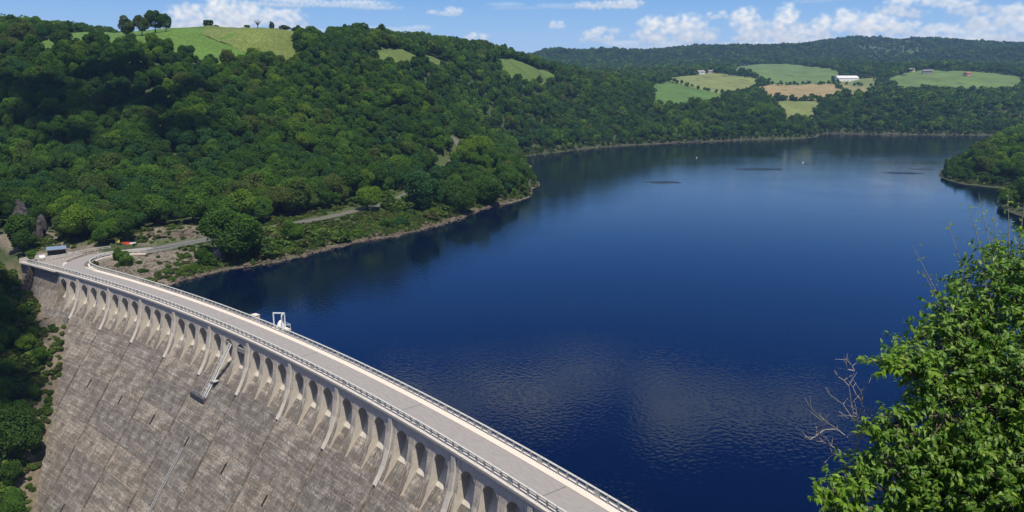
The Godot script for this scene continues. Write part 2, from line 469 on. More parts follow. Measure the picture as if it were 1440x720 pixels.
func build_land() -> void:
	for k in MEADOWS: meadow_shapes[k] = PackedVector2Array(MEADOWS[k])
	var az := []
	var a := -180.0
	while a < 180.0:
		az.append(deg_to_rad(a))
		a += 0.3 if absf(a + 0.001) < 42.0 else 6.0
	var na := az.size()
	var nr := 330
	var v := PackedVector3Array()
	var c := PackedColorArray()
	var nrm := PackedVector3Array()
	var idx := PackedInt32Array()
	for j in nr:
		var d := 3.0 * pow(9000.0 / 3.0, j / (nr - 1.0))
		for i in na:
			var x: float = d * sin(az[i])
			var z: float = -d * cos(az[i])
			v.append(Vector3(x, ground(x, z), z))
	nrm.resize(v.size())
	for j in nr - 1:
		for i in na:
			var i2 := (i + 1) % na
			var p := j * na + i
			var q := j * na + i2
			idx.append_array(PackedInt32Array([p, p + na, q, q, p + na, q + na]))
			var fn := (v[q] - v[p]).cross(v[p + na] - v[p])
			if fn.y < 0.0: fn = -fn
			fn = fn.normalized()
			for k in [p, q, p + na, q + na]: nrm[k] += fn
	var fleck := noise(14, 0.11, 4)
	for k in v.size():
		nrm[k] = nrm[k].normalized()
		var p := v[k]
		var t := 0.5 + 0.5 * fleck.get_noise_2d(p.x, p.z)
		var col := Color(0.045, 0.072, 0.020).lerp(Color(0.075, 0.105, 0.032), t)
		var steep := 1.0 - nrm[k].y
		if p.y < 0.7 + 1.4 * (t - 0.5): col = Color(0.15, 0.125, 0.085).lerp(Color(0.28, 0.24, 0.18), t) if p.z > -600.0 and p.x < 150.0 else Color(0.045, 0.070, 0.022).lerp(Color(0.09, 0.10, 0.045), t)
		elif steep > 0.5: col = Color(0.10, 0.095, 0.085).lerp(Color(0.20, 0.18, 0.15), t)
		elif in_meadow(p.x, p.z): col = Color(0.10, 0.17, 0.035)
		elif p.z < -1150.0: col = Color(0.05, 0.085, 0.03)
		for b in BARE:
			if Vector2(p.x - b[0], p.z - b[1]).length() < b[2] * (0.7 + 0.6 * t): col = Color(0.15, 0.135, 0.11).lerp(Color(0.33, 0.29, 0.22), t)
		var rd := road_near(p.x, p.z)
		if rd.x < 6.5 and t > 0.35 and p.z < -250.0: col = Color(0.08, 0.12, 0.03)
		c.append(col)
	var arrays := []
	arrays.resize(Mesh.ARRAY_MAX)
	arrays[Mesh.ARRAY_VERTEX] = v
	arrays[Mesh.ARRAY_NORMAL] = nrm
	arrays[Mesh.ARRAY_COLOR] = c
	arrays[Mesh.ARRAY_INDEX] = idx
	var mesh := ArrayMesh.new()
	mesh.add_surface_from_arrays(Mesh.PRIMITIVE_TRIANGLES, arrays)
	var m := grained("earth", Color(1.15, 1.15, 1.15), 0.95, 13.0, 0.55, 3.0)
	m.vertex_color_use_as_albedo = true
	setting("terrain", mesh, m)

	# meadows: sheets of grass that follow the ground
	var tones := {"hilltop": Color(0.13, 0.26, 0.03), "hilltop_dry": Color(0.20, 0.27, 0.05), "strip": Color(0.36, 0.28, 0.13), "slope": Color(0.15, 0.22, 0.045), "ridge": Color(0.13, 0.22, 0.035), "bright": Color(0.12, 0.25, 0.04),
		"pale": Color(0.27, 0.33, 0.09), "upper": Color(0.17, 0.28, 0.07), "hay": Color(0.45, 0.36, 0.15), "lakeside": Color(0.24, 0.30, 0.08), "farm": Color(0.17, 0.28, 0.06), "barnyard": Color(0.24, 0.30, 0.09), "clearing": Color(0.08, 0.14, 0.04)}
	for k in MEADOWS:
		var poly: PackedVector2Array = meadow_shapes[k]
		var lo := poly[0]
		var hi := poly[0]
		for p in poly:
			lo = lo.min(p)
			hi = hi.max(p)
		var step := clampf((hi - lo).length() / 40.0, 3.0, 14.0)
		var pts := PackedVector2Array()
		for i in poly.size():
			var p := poly[i]
			var q := poly[(i + 1) % poly.size()]
			var cnt := int(ceil(p.distance_to(q) / step))
			for t in cnt: pts.append(p.lerp(q, t / float(cnt)) + Vector2(rng.randf_range(-1, 1), rng.randf_range(-1, 1)) * step * 0.22)
		var y := lo.y
		while y < hi.y:
			var x := lo.x
			while x < hi.x:
				var p := Vector2(x, y) + Vector2(rng.randf_range(-0.2, 0.2), rng.randf_range(-0.2, 0.2)) * step
				if Geometry2D.is_point_in_polygon(p, poly): pts.append(p)
				x += step
			y += step
		var tris := Geometry2D.triangulate_delaunay(pts)
		var b := Builder.new()
		var lift := 0.45 if lo.y > -1000.0 else 1.2
		if k == "hilltop_dry" or k == "strip": lift = 0.75
		var patch := noise(60, 0.02, 4)
		for t in tris.size() / 3:
			var p := pts[tris[t * 3]]
			var q := pts[tris[t * 3 + 1]]
			var r := pts[tris[t * 3 + 2]]
			if not Geometry2D.is_point_in_polygon((p + q + r) / 3.0, poly): continue
			for w in [p, q, r]:
				b.v.append(Vector3(w.x, ground(w.x, w.y) + lift, w.y))
				b.c.append(tones[k] * (1.0 + 0.35 * patch.get_noise_2d(w.x, w.y)))
		var gm := grained("meadow_grass", Color(1, 1, 1), 0.95, 23.0, 0.55, 4.0)
		gm.vertex_color_use_as_albedo = true
		setting("hay_field" if k in ["hay", "strip"] else "meadow", b.mesh(), gm)

func build_water() -> void:
	var ring := PackedVector2Array()
	for k in 121:
		var t := lerpf(A0 - 0.2 * BAY, A0 + 14.0 * BAY, k / 120.0)
		ring.append(Vector2(DAM_X + (DAM_R + 1.2) * sin(t), DAM_Z - (DAM_R + 1.2) * cos(t)))
	for p in [Vector2(90, -40), Vector2(200, -60), Vector2(420, -260), Vector2(560, -520), Vector2(800, -800), Vector2(1300, -1000), Vector2(1100, -1120), Vector2(600, -1120), Vector2(380, -1090), Vector2(150, -960), Vector2(-30, -760), Vector2(-50, -600), Vector2(-45, -480), Vector2(-62, -400), Vector2(-100, -310), Vector2(-125, -265), Vector2(-131, -228)]: ring.append(p)
	var b := Builder.new()
	var tris := Geometry2D.triangulate_polygon(ring)
	for i in tris: b.v.append(Vector3(ring[i].x, 0.0, ring[i].y))
	for i in b.v.size(): b.n.append(Vector3.UP)
	var m := StandardMaterial3D.new()
	m.resource_name = "lake_water"
	m.albedo_color = srgb(0.0008, 0.0045, 0.020)
	m.roughness = 1.0
	m.metallic_specular = 0.36
	m.uv1_triplanar = true
	m.uv1_world_triplanar = true
	m.uv1_scale = Vector3.ONE / 420.0
	m.normal_enabled = true
	var nt := NoiseTexture2D.new()
	nt.width = 2048
	nt.height = 2048
	nt.seamless = true
	nt.as_normal_map = true
	nt.bump_strength = 5.0
	nt.noise = noise(31, 0.17, 3)
	m.normal_texture = nt
	m.normal_scale = 0.023
	# breeze: smooth and ruffled lanes
	var lanes := grey_bytes(noise(33, 0.02, 3), 512, 512, 200, 512)
	for k in lanes.size(): lanes[k] = int(255.0 * lerpf(0.02, 0.09, smoothstep(0.35, 0.75, lanes[k] / 255.0)))
	m.roughness_texture = ImageTexture.create_from_image(Image.create_from_data(512, 512, false, Image.FORMAT_L8, lanes))
	setting("lake", b.mesh(), m)

# ---------------------------------------------------------------- the dam
# places on the dam: angle, distance downstream of the kerb line, height above the road

# the railing round the inside of the bend, from the shore road to the dam
const BEND := [Vector3(-117.0, 5, -240.4), Vector3(-119.0, 5, -240.3), Vector3(-121.0, 5, -240.0), Vector3(-123.0, 5, -239.4), Vector3(-124.8, 5, -238.3), Vector3(-126.2, 5, -236.7), Vector3(-127.1, 5, -234.7), Vector3(-127.5, 5, -232.6), Vector3(-127.6, 5, -230.5), Vector3(-127.4, 5, -228.4), Vector3(-127.0, 5, -226.3), Vector3(-126.3, 5, -224.2), Vector3(-125.2, 5, -222.3), Vector3(-123.8, 5, -220.5), Vector3(-122.2, 5, -218.9), Vector3(-120.5, 5, -217.2)]

func on_dam(a: float, out: float, y: float) -> Vector3:
	return Vector3(DAM_X + (DAM_R - out) * sin(a), CREST + y, DAM_Z - (DAM_R - out) * cos(a))

func bay_frame(bay: float) -> Transform3D:
	var a := A0 + bay * BAY
	return Transform3D(Basis(Vector3(cos(a), 0, sin(a)), Vector3.UP, Vector3(-sin(a), 0, cos(a))), on_dam(a, 0, 0))

func through(table: Array, y: float) -> float:
	for i in table.size() - 1:
		if y >= table[i + 1][0]: return lerpf(table[i][1], table[i + 1][1], clampf((table[i][0] - y) / (table[i][0] - table[i + 1][0]), 0.0, 1.0))
	return table[-1][1]

const PIER_FRONT := [[-0.6, 5.84], [-3.0, 6.0], [-6.0, 6.6], [-8.5, 7.65], [-10.0, 8.5], [-70.0, 50.5]]
const NICHE_BACK := [[-0.6, 3.9], [-5.0, 4.35], [-7.0, 5.25], [-9.0, 7.1], [-10.6, 8.9], [-70.0, 50.48]]

func pier_front(y: float) -> float: return through(PIER_FRONT, y)
func niche_back(y: float) -> float: return through(NICHE_BACK, y)

# sweep a closed outline of (out, y) round the dam
func swept(outline: Array, from: float, to: float, step := 2.0, tile := 8.0) -> ArrayMesh:
	var b := Builder.new()
	var n := maxi(1, int(ceil((to - from) * DAM_R / step)))
	var run := [0.0]
	for k in outline.size(): run.append(run[-1] + (outline[(k + 1) % outline.size()] - outline[k]).length())
	for i in n:
		var a := lerpf(from, to, i / float(n))
		var c := lerpf(from, to, (i + 1) / float(n))
		for k in outline.size():
			var p: Vector2 = outline[k]
			var q: Vector2 = outline[(k + 1) % outline.size()]
			var ua := a * DAM_R / tile
			var uc := c * DAM_R / tile
			b.quad_uv(on_dam(a, p.x, p.y), on_dam(c, p.x, p.y), on_dam(c, q.x, q.y), on_dam(a, q.x, q.y), Vector2(ua, run[k] / tile), Vector2(uc, run[k] / tile), Vector2(uc, run[k + 1] / tile), Vector2(ua, run[k + 1] / tile))
	var flat := PackedVector2Array(outline)
	var cap := Geometry2D.triangulate_polygon(flat)
	for a in [from, to]:
		for k in cap:
			b.v.append(on_dam(a, flat[k].x, flat[k].y))
			b.uv.append(flat[k] / tile)
	return b.mesh()

# weathered concrete: pour lines, run-off streaks, lime, lichen specks
func concrete_texture(seed_: int, dark: Color, light: Color, streaky: float, rough: float) -> ImageTexture:
	var W := 1024
	var H := 512
	var big := grey_bytes(noise(seed_, 0.008, 4), W, H)
	var fine := grey_bytes(noise(seed_ + 1, 0.16, 3), W, H)
	var mid := grey_bytes(noise(seed_ + 2, 0.045, 4), W, H)
	var lines := grey_bytes(noise(seed_ + 3, 0.08, 4), W, H, 52, H)
	var longer := grey_bytes(noise(seed_ + 4, 0.035, 4), W, H, 40, H)
	var runs := grey_bytes(noise(seed_ + 5, 0.05, 3), W, H, W, 64)
	var out := PackedByteArray()
	out.resize(W * H * 3)
	var d := dark.linear_to_srgb()
	var l := light.linear_to_srgb()
	for i in W * H:
		var t := 0.34 + ((big[i] - 128) * 0.0019 + (mid[i] - 128) * 0.0013 + (fine[i] - 128) * 0.0020 + (runs[i] - 128) * 0.0011) * rough
		var s := clampf((lines[i] - 142) * 0.020, 0.0, 1.0) + clampf((longer[i] - 140) * 0.012, -0.25, 0.6)
		s *= clampf(0.6 + (mid[i] - 115) * 0.012 + (fine[i] - 128) * 0.005, 0.0, 1.0)
		t = clampf(t + s * streaky, 0.0, 1.0)
		var warm := (big[(i * 7 + 3000) % (W * H)] - 128) * 0.0004
		out[i * 3] = int(255.0 * clampf(lerpf(d.r, l.r, t) + warm, 0.0, 1.0))
		out[i * 3 + 1] = int(255.0 * lerpf(d.g, l.g, t))
		out[i * 3 + 2] = int(255.0 * clampf(lerpf(d.b, l.b, t) - warm, 0.0, 1.0))
	return ImageTexture.create_from_image(Image.create_from_data(W, H, false, Image.FORMAT_RGB8, out))

# pier fronts: pale where the cornice keeps them dry, dark crust and run-off with ragged edges lower down
func stain_texture() -> ImageTexture:
	var W := 512
	var H := 512
	var fine := grey_bytes(noise(211, 0.14, 3), W, H)
	var runs := grey_bytes(noise(212, 0.06, 4), W, H, W, 40)
	var mid := grey_bytes(noise(213, 0.03, 4), W, H)
	var out := PackedByteArray()
	out.resize(W * H * 3)
	for i in W * H:
		var y := float(i / W) / H
		var crust := smoothstep(-0.05, 0.05, y - 0.55 + (runs[i] - 128) * 0.0034 + (mid[i] - 128) * 0.0022 + (fine[i] - 128) * 0.002)
		var g := (fine[i] - 128) * 0.0012 + (mid[i] - 128) * 0.0007
		var c := Color(0.74 + g, 0.715 + g, 0.67 + g).lerp(Color(0.43 + g * 1.6, 0.405 + g * 1.6, 0.37 + g * 1.6), crust)
		var ochre := clampf((runs[(i * 3 + 700) % (W * H)] - 160) * 0.006, 0.0, 0.35)
		out[i * 3] = int(255.0 * c.r)
		out[i * 3 + 1] = int(255.0 * c.g * (1.0 - 0.10 * ochre))
		out[i * 3 + 2] = int(255.0 * c.b * (1.0 - 0.38 * ochre))
	return ImageTexture.create_from_image(Image.create_from_data(W, H, false, Image.FORMAT_RGB8, out))

func concrete(key: String, t: Texture2D, shift: Vector3, tint := Color.WHITE) -> StandardMaterial3D:
	var m := StandardMaterial3D.new()
	m.resource_name = key
	m.albedo_texture = t
	m.albedo_color = tint
	m.roughness = 0.92
	m.uv1_offset = shift
	m.heightmap_enabled = true
	m.heightmap_texture = tex("grain_strong")
	m.heightmap_scale = 1.2
	mats[key] = m
	return m

func build_dam() -> void:
	var face := concrete_texture(100, Color(0.100, 0.087, 0.071), Color(0.53, 0.48, 0.405), 0.30, 1.05)
	var pale := concrete_texture(140, Color(0.40, 0.38, 0.335), Color(0.78, 0.74, 0.66), 0.10, 0.7)
	var brown := concrete_texture(180, Color(0.12, 0.105, 0.085), Color(0.56, 0.50, 0.41), 0.16, 1.2)
	var faces := []
	for k in 6: faces.append(concrete("stained_concrete_%d" % k, face, Vector3(k * 0.37, k * 0.23, 0), Color(1, 1, 1).lerp(Color(0.92, 0.93, 0.95), (k % 3) * 0.5)))
	var pales := []
	for k in 4: pales.append(concrete("pale_concrete_%d" % k, pale, Vector3(k * 0.29, k * 0.41, 0)))
	var browns := []
	for k in 4: browns.append(concrete("weathered_concrete_%d" % k, brown, Vector3(k * 0.31, k * 0.37, 0)))
	var stains := []
	var stain := stain_texture()
	for k in 4: stains.append(concrete("streaked_concrete_%d" % k, stain, Vector3(k * 0.27, 0, 0)))
	var from := A0 + (FIRST_BAY - 0.4) * BAY
	var to := A0 + (LAST_BAY - 0.2) * BAY
	var middle := on_dam(A0 + 5.0 * BAY, 20.0, -70.0)
	var dam := thing("dam", "curved stained concrete dam with a row of arched niches under its crest road", "dam", middle)

	# the mass behind niches and facing
	var core := [Vector2(-1.3, -0.62), Vector2(3.8, -0.62), Vector2(4.25, -5.0), Vector2(5.15, -7.0), Vector2(7.05, -9.0), Vector2(8.5, -10.6), Vector2(49.95, -70.0), Vector2(-1.3, -70.0)]
	part_world("body", swept(core, from, to, 2.0, 34.0), faces[1], dam)
	part_world("niche_wall", swept([Vector2(3.7, -0.63), Vector2(3.9, -0.63), Vector2(4.35, -5.0), Vector2(5.25, -7.0), Vector2(5.8, -7.6), Vector2(5.5, -7.55), Vector2(5.05, -7.0), Vector2(4.15, -5.0)], from, to, 2.0, 8.0), pales[0], dam)
	# deck slab, cornice and the step under it
	part_world("deck", swept([Vector2(-1.75, -0.06), Vector2(5.3, -0.06), Vector2(5.3, -0.6), Vector2(-1.75, -0.6)], from, to), pales[1], dam)
	part_world("cornice", swept([Vector2(5.31, 0.10), Vector2(6.12, 0.10), Vector2(6.17, 0.05), Vector2(6.17, -0.34), Vector2(6.1, -0.40), Vector2(5.31, -0.40)], from, to), pales[2], dam)
	part_world("frieze", swept([Vector2(5.31, -0.41), Vector2(5.93, -0.41), Vector2(5.93, -0.86), Vector2(5.31, -0.86)], from, to), pales[3], dam)

	# meshes shared by all bays, in bay axes: x along, y up, z downstream
	var piers := []
	var wide_piers := []
	var pilasters := []
	for k in 4:
		piers.append(pier_mesh(1.6, 0.0, stains[k], pales[k]))
		wide_piers.append(pier_mesh(3.0, 0.0, stains[k], pales[k]))
		pilasters.append(pier_mesh(1.05, 0.26, pales[k], pales[k]))
	var arch := arch_mesh()
	var rows := []
	var y := -10.45
	rng.seed = 5
	while y > -66.0:
		var high := rng.randf_range(3.2, 5.4)
		rows.append([y, y - high, panel_mesh(y - 0.015, y - high + 0.015)])
		y -= high
	for bay in range(FIRST_BAY, LAST_BAY):
		var frame := Transform3D(Basis(), -middle) * bay_frame(bay)
		var edge := Transform3D(Basis(), -middle) * bay_frame(bay + 0.5)
		for j in 3:
			var at := frame * Transform3D(Basis(), Vector3((j - 1) * 5.3, 0, 0))
			if bay + (j - 1) * 0.3 < -0.1: continue
			part("arch", arch, pales[(bay + j + 4) % 4], dam, at)
			if j < 2: part("pier", piers[(bay * 2 + j + 5) % 4], null, dam, frame * Transform3D(Basis(), Vector3((j - 0.5) * 5.3, 0, 0)))
		if bay >= 0:
			part("pier", wide_piers[(bay + 7) % 4], null, dam, edge)
			part("pilaster", pilasters[(bay + 9) % 4], null, dam, edge)
		for k in rows.size():
			var jitter := Vector3(0, 0, rng.randf_range(-0.03, 0.035))
			part("facing_panel", rows[k][2], faces[rng.randi() % 6], dam, frame * Transform3D(Basis(), jitter))
	# drain slots, one in each bay: solid boxes, inner shade painted dark
	var slot := Builder.new()
	var lean := Basis(Vector3.RIGHT, -atan(0.7))
	slot.box(Vector3.ZERO, Vector3(0.5, 2.2, 0.3), lean)
	var slot_shade := plain("drain_shade_paint", Color(0.012, 0.011, 0.010), 0.95)
	for bay in range(1, 12):
		var yy := -22.2
		part("painted_drain_slot", slot.mesh(), slot_shade, dam, Transform3D(Basis(), -middle) * bay_frame(bay) * Transform3D(Basis(), Vector3(0, yy, pier_front(yy) - 0.12)))
		if bay > 2: part("painted_drain_slot", slot.mesh(), slot_shade, dam, Transform3D(Basis(), -middle) * bay_frame(bay) * Transform3D(Basis(), Vector3(0, -44.2, pier_front(-44.2) - 0.12)))
	# a concrete lintel and block set into one niche
	var lint := Builder.new()
	lint.box(Vector3(0, -3.3, 5.75), Vector3(3.66, 1.0, 0.5))
	part("niche_lintel", lint.mesh(), grained("lintel_concrete", Color(0.55, 0.53, 0.49), 0.9, 4.0), dam, Transform3D(Basis(), -middle) * bay_frame(5.0) * Transform3D(Basis(), Vector3(5.3, 0, 0)))

	# solid abutment where the niches end
	part_world("abutment_wall", swept([Vector2(3.0, -0.61), Vector2(5.84, -0.61), Vector2(6.0, -3.0), Vector2(6.6, -6.0), Vector2(7.65, -8.5), Vector2(8.45, -10.0), Vector2(20.3, -27.0), Vector2(3.0, -27.0)], from, A0 - 1.85 / DAM_R, 2.0, 8.0), browns[3], dam)
	# wing wall that steps down at the left end
	var wing := Builder.new()
	var wf := bay_frame(-0.95)
	for k in 7:
		wing.box(wf * Vector3(-1.0 - 0.0 * k, -1.6 - 1.15 * k, 6.6 + 0.55 * k), Vector3(1.1, 2.2, 1.2), wf.basis)
	part_world("wing_wall", wing.mesh(), grained("wing_concrete", Color(0.30, 0.27, 0.23), 0.9, 4.0, 0.4), dam)

	# road and walkways on the crest
	var asphalt := plain("pale_asphalt", Color(0.315, 0.30, 0.28), 0.93)
	asphalt.albedo_texture = tex("grain_soft")
	asphalt.uv1_scale = Vector3(0.12, 0.6, 1)
	setting("crest_road", swept([Vector2(0.0, -0.004), Vector2(4.75, -0.004), Vector2(4.75, -0.05), Vector2(0.0, -0.05)], A0 + 0.45 * BAY, to, 2.0), asphalt)
	# expansion joints across the asphalt
	for q in [0.95, 2.9, 4.55, 6.5, 8.5, 10.5]:
		var j: float = A0 + q * BAY
		setting("expansion_joint", swept([Vector2(0.02, 0.0), Vector2(4.73, 0.0), Vector2(4.73, -0.03), Vector2(0.02, -0.03)], j, j + 0.16 / DAM_R), plain("joint_filler", Color(0.12, 0.115, 0.11)))
	var kerb := grained("kerb_concrete", Color(0.74, 0.67, 0.57), 0.9, 9.0, 0.9)
	setting("kerb_upstream", swept([Vector2(-1.7, 0.12), Vector2(-0.04, 0.12), Vector2(0.0, 0.08), Vector2(0.0, -0.055), Vector2(-1.7, -0.055)], A0 + 0.3 * BAY, to), kerb)
	setting("kerb_downstream", swept([Vector2(4.75, 0.08), Vector2(4.79, 0.12), Vector2(5.30, 0.12), Vector2(5.30, -0.055), Vector2(4.75, -0.055)], A0 + 0.45 * BAY, to), kerb)

	# railings
	var path := []
	var n := int((LAST_BAY - 0.4 + 1.2) * BAY * DAM_R / 1.9)
	for k in n + 1: path.append(on_dam(lerpf(A0 - 1.2 * BAY, A0 + (LAST_BAY - 0.4) * BAY, k / float(n)), 5.62, 0.1))
	railing(path, "long concrete railing along the downstream edge of the dam, above the niches", "railing")
	path = []
	for p in BEND: path.append(p + Vector3.UP * 0.1)
	n = int((LAST_BAY - 0.4 - 0.42) * BAY * DAM_R / 1.9)
	for k in n + 1: path.append(on_dam(lerpf(A0 + 0.42 * BAY, A0 + (LAST_BAY - 0.4) * BAY, k / float(n)), -1.15, 0.12))
	railing(path, "long concrete railing along the lake edge of the dam, curling round the bend", "railing")
	path = []
	for p in [Vector3(-141.8, 5, -231.0), Vector3(-140.4, 5, -233.0), Vector3(-139.2, 5, -235.2), Vector3(-138.3, 5, -237.4), Vector3(-137.5, 5, -239.6), Vector3(-136.4, 5, -241.7), Vector3(-135.0, 5, -243.6), Vector3(-133.5, 5, -245.3), Vector3(-131.8, 5, -246.9)]: path.append(p)
	railing(path, "short concrete railing between the bend of the road and the terrace", "railing")

# a concrete railing: posts, a broad top rail, a middle rail; every sixth post is wide
func railing(path: Array, label: String, category: String) -> void:
	var at: Vector3 = path[path.size() / 2]
	var r := thing("railing", label, category, at)
	var m := grained("railing_concrete", Color(0.55, 0.56, 0.50), 0.9, 3.0, 0.9)
	var top := Builder.new()
	var mid := Builder.new()
	for k in path.size() - 1:
		var a: Vector3 = path[k] - at
		var b: Vector3 = path[k + 1] - at
		var d := (b - a).normalized() * 0.03
		top.bar(a + Vector3.UP * 1.10 - d, b + Vector3.UP * 1.10 + d, 0.30, 0.13)
		mid.bar(a + Vector3.UP * 0.58 - d, b + Vector3.UP * 0.58 + d, 0.13, 0.15)
	part("top_rail", top.mesh(), m, r)
	part("middle_rail", mid.mesh(), m, r)
	var post := Builder.new()
	post.box(Vector3(0, 0.48, 0), Vector3(0.20, 1.1, 0.22))
	var wide := Builder.new()
	wide.box(Vector3(0, 0.48, 0), Vector3(0.85, 1.1, 0.24))
	var pm := post.mesh()
	var wm := wide.mesh()
	for k in path.size():
		var d: Vector3 = path[mini(k + 1, path.size() - 1)] - path[maxi(k - 1, 0)]
		part("post", wm if k % 6 == 3 else pm, m, r, Transform3D(Basis(Vector3.UP, atan2(-d.z, d.x)), path[k] - at))

func pier_mesh(wide: float, proud: float, front_mat: Material, side_mat: Material) -> ArrayMesh:
	var b := Builder.new()
	var sides := Builder.new()
	var ys := [-0.865, -1.9, -3.15, -4.5, -6.0, -7.3, -8.5, -9.3, -10.0, -11.3]
	if proud == 0.0: ys[0] = -0.6
	var ch := 0.05
	var rings := []
	var run := 0.0
	var runs := []
	for i in ys.size():
		var y: float = ys[i]
		var front := pier_front(y)
		if proud > 0.0: front += proud * (1.0 - 0.55 * smoothstep(-6.0, -11.3, y))
		elif y < -10.0: front -= 0.06
		var back := niche_back(y) - 0.3 if proud == 0.0 else pier_front(y) - 0.2
		var s := (DAM_R - front) / DAM_R
		var h := wide * 0.5 * s
		rings.append([Vector3(-h, y, back), Vector3(-h, y, front - ch), Vector3(-h + ch, y, front), Vector3(h - ch, y, front), Vector3(h, y, front - ch), Vector3(h, y, back)])
		if i > 0: run += (rings[i][2] - rings[i - 1][2]).length()
		runs.append(run)
	for i in rings.size() - 1:
		for k in 5:
			var u0: float = [0.0, 1.4, 1.6, 1.6 + wide, 1.8 + wide, 3.2 + wide][k] / 8.0
			var u1: float = [0.0, 1.4, 1.6, 1.6 + wide, 1.8 + wide, 3.2 + wide][k + 1] / 8.0
			var fv := 1.0 / 11.6 if k > 0 and k < 4 and proud == 0.0 else 1.0 / 8.0
			(b if k > 0 and k < 4 else sides).quad_uv(rings[i][k], rings[i][k + 1], rings[i + 1][k + 1], rings[i + 1][k], Vector2(u0, runs[i] * fv), Vector2(u1, runs[i] * fv), Vector2(u1, runs[i + 1] * fv), Vector2(u0, runs[i + 1] * fv))
	for e in [0, rings.size() - 1]:
		var r: Array = rings[e]
		for k in range(1, 5):
			b.tri(r[0], r[k], r[k + 1])
			for q in 3: b.uv.append(Vector2.ZERO)
	return sides.mesh(side_mat, b.mesh(front_mat))

func arch_mesh() -> ArrayMesh:
	var b := Builder.new()
	var n := 14
	var r := 1.852
	var spring := -3.75
	for k in n:
		var w0 := PI * k / n
		var w1 := PI * (k + 1) / n
		var p0 := Vector2(-cos(w0) * r, spring + sin(w0) * r)
		var p1 := Vector2(-cos(w1) * r, spring + sin(w1) * r)
		var f := func(p: Vector2) -> Vector3: return Vector3(p.x, p.y, pier_front(p.y) - 0.03)
		var bk := func(p: Vector2) -> Vector3: return Vector3(p.x, p.y, niche_back(p.y) - 0.2)
		var t0 := Vector2(p0.x, -0.6)
		var t1 := Vector2(p1.x, -0.6)
		b.quad_uv(f.call(p0), f.call(t0), f.call(t1), f.call(p1), p0 / 8.0, t0 / 8.0, t1 / 8.0, p1 / 8.0)
		b.quad_uv(f.call(p0), f.call(p1), bk.call(p1), bk.call(p0), p0 / 8.0, p1 / 8.0, p1 / 8.0 + Vector2(0, 0.2), p0 / 8.0 + Vector2(0, 0.2))
	return b.mesh()

func panel_mesh(y0: float, y1: float) -> ArrayMesh:
	var b := Builder.new()
	var cols := 3
	var z0 := pier_front(y0)
	var z1 := pier_front(y1)
	var deep := Vector3(0, -0.35, -0.5)
	var pts := [[], []]
	for i in cols + 1:
		for e in 2:
			var z: float = [z0, z1][e]
			var y: float = [y0, y1][e]
			var half := 8.65 * (DAM_R - z) / DAM_R - 0.24
			var x := lerpf(-half, half, i / float(cols))
			var sag := x * x / (2.0 * DAM_R)
			pts[e].append(Vector3(x, y, z + sag))
	var uv := func(p: Vector3) -> Vector2: return Vector2(p.x / 34.0, -p.y * 1.22 / 17.0)
	for i in cols:
		var a: Vector3 = pts[0][i]
		var c: Vector3 = pts[0][i + 1]
		var d: Vector3 = pts[1][i + 1]
		var e: Vector3 = pts[1][i]
		b.quad_uv(a, c, d, e, uv.call(a), uv.call(c), uv.call(d), uv.call(e))
		b.quad_uv(a + deep, c + deep, c, a, uv.call(a), uv.call(c), uv.call(c), uv.call(a))
		b.quad_uv(e, d, d + deep, e + deep, uv.call(e), uv.call(d), uv.call(d), uv.call(e))
	for k in [0, cols]:
		var a: Vector3 = pts[0][k]
		var e: Vector3 = pts[1][k]
		b.quad_uv(a, e, e + deep, a + deep, uv.call(a), uv.call(e), uv.call(e), uv.call(a))
	return b.mesh()

# flat strip that follows a line of points
func strip(path: Array, half: float, lift: float, shift := 0.0, thick := 0.0) -> ArrayMesh:
	var b := Builder.new()
	var pts := []
	for i in path.size() - 1:
		for k in 4:
			var p0: Vector3 = path[maxi(i - 1, 0)]
			var p3: Vector3 = path[mini(i + 2, path.size() - 1)]
			pts.append(path[i].cubic_interpolate(path[i + 1], p0, p3, k / 4.0))
	pts.append(path[-1])
	var l := []
	var r := []
	for i in pts.size():
		var d: Vector3 = pts[mini(i + 1, pts.size() - 1)] - pts[maxi(i - 1, 0)]
		var s := Vector3(-d.z, 0, d.x).normalized()
		l.append(pts[i] + s * (shift - half) + Vector3.UP * lift)
		r.append(pts[i] + s * (shift + half) + Vector3.UP * lift)
	var down := Vector3.DOWN * thick
	for i in pts.size() - 1:
		b.quad(l[i], l[i + 1], r[i + 1], r[i])
		if thick > 0.0:
			b.quad(l[i] + down, l[i + 1] + down, l[i + 1], l[i])
			b.quad(r[i], r[i + 1], r[i + 1] + down, r[i] + down)
	return b.mesh()

# ---------------------------------------------------------------- trees

const LEAF_TONES := [Color(0.059, 0.127, 0.021), Color(0.078, 0.172, 0.023), Color(0.106, 0.215, 0.025), Color(0.159, 0.267, 0.027), Color(0.104, 0.161, 0.036), Color(0.050, 0.140, 0.038), Color(0.124, 0.169, 0.038), Color(0.068, 0.151, 0.019)]
var leaf_mats := []
var crowns := {}                     # kind -> Array of meshes
var trunk_meshes := []
var bark: StandardMaterial3D

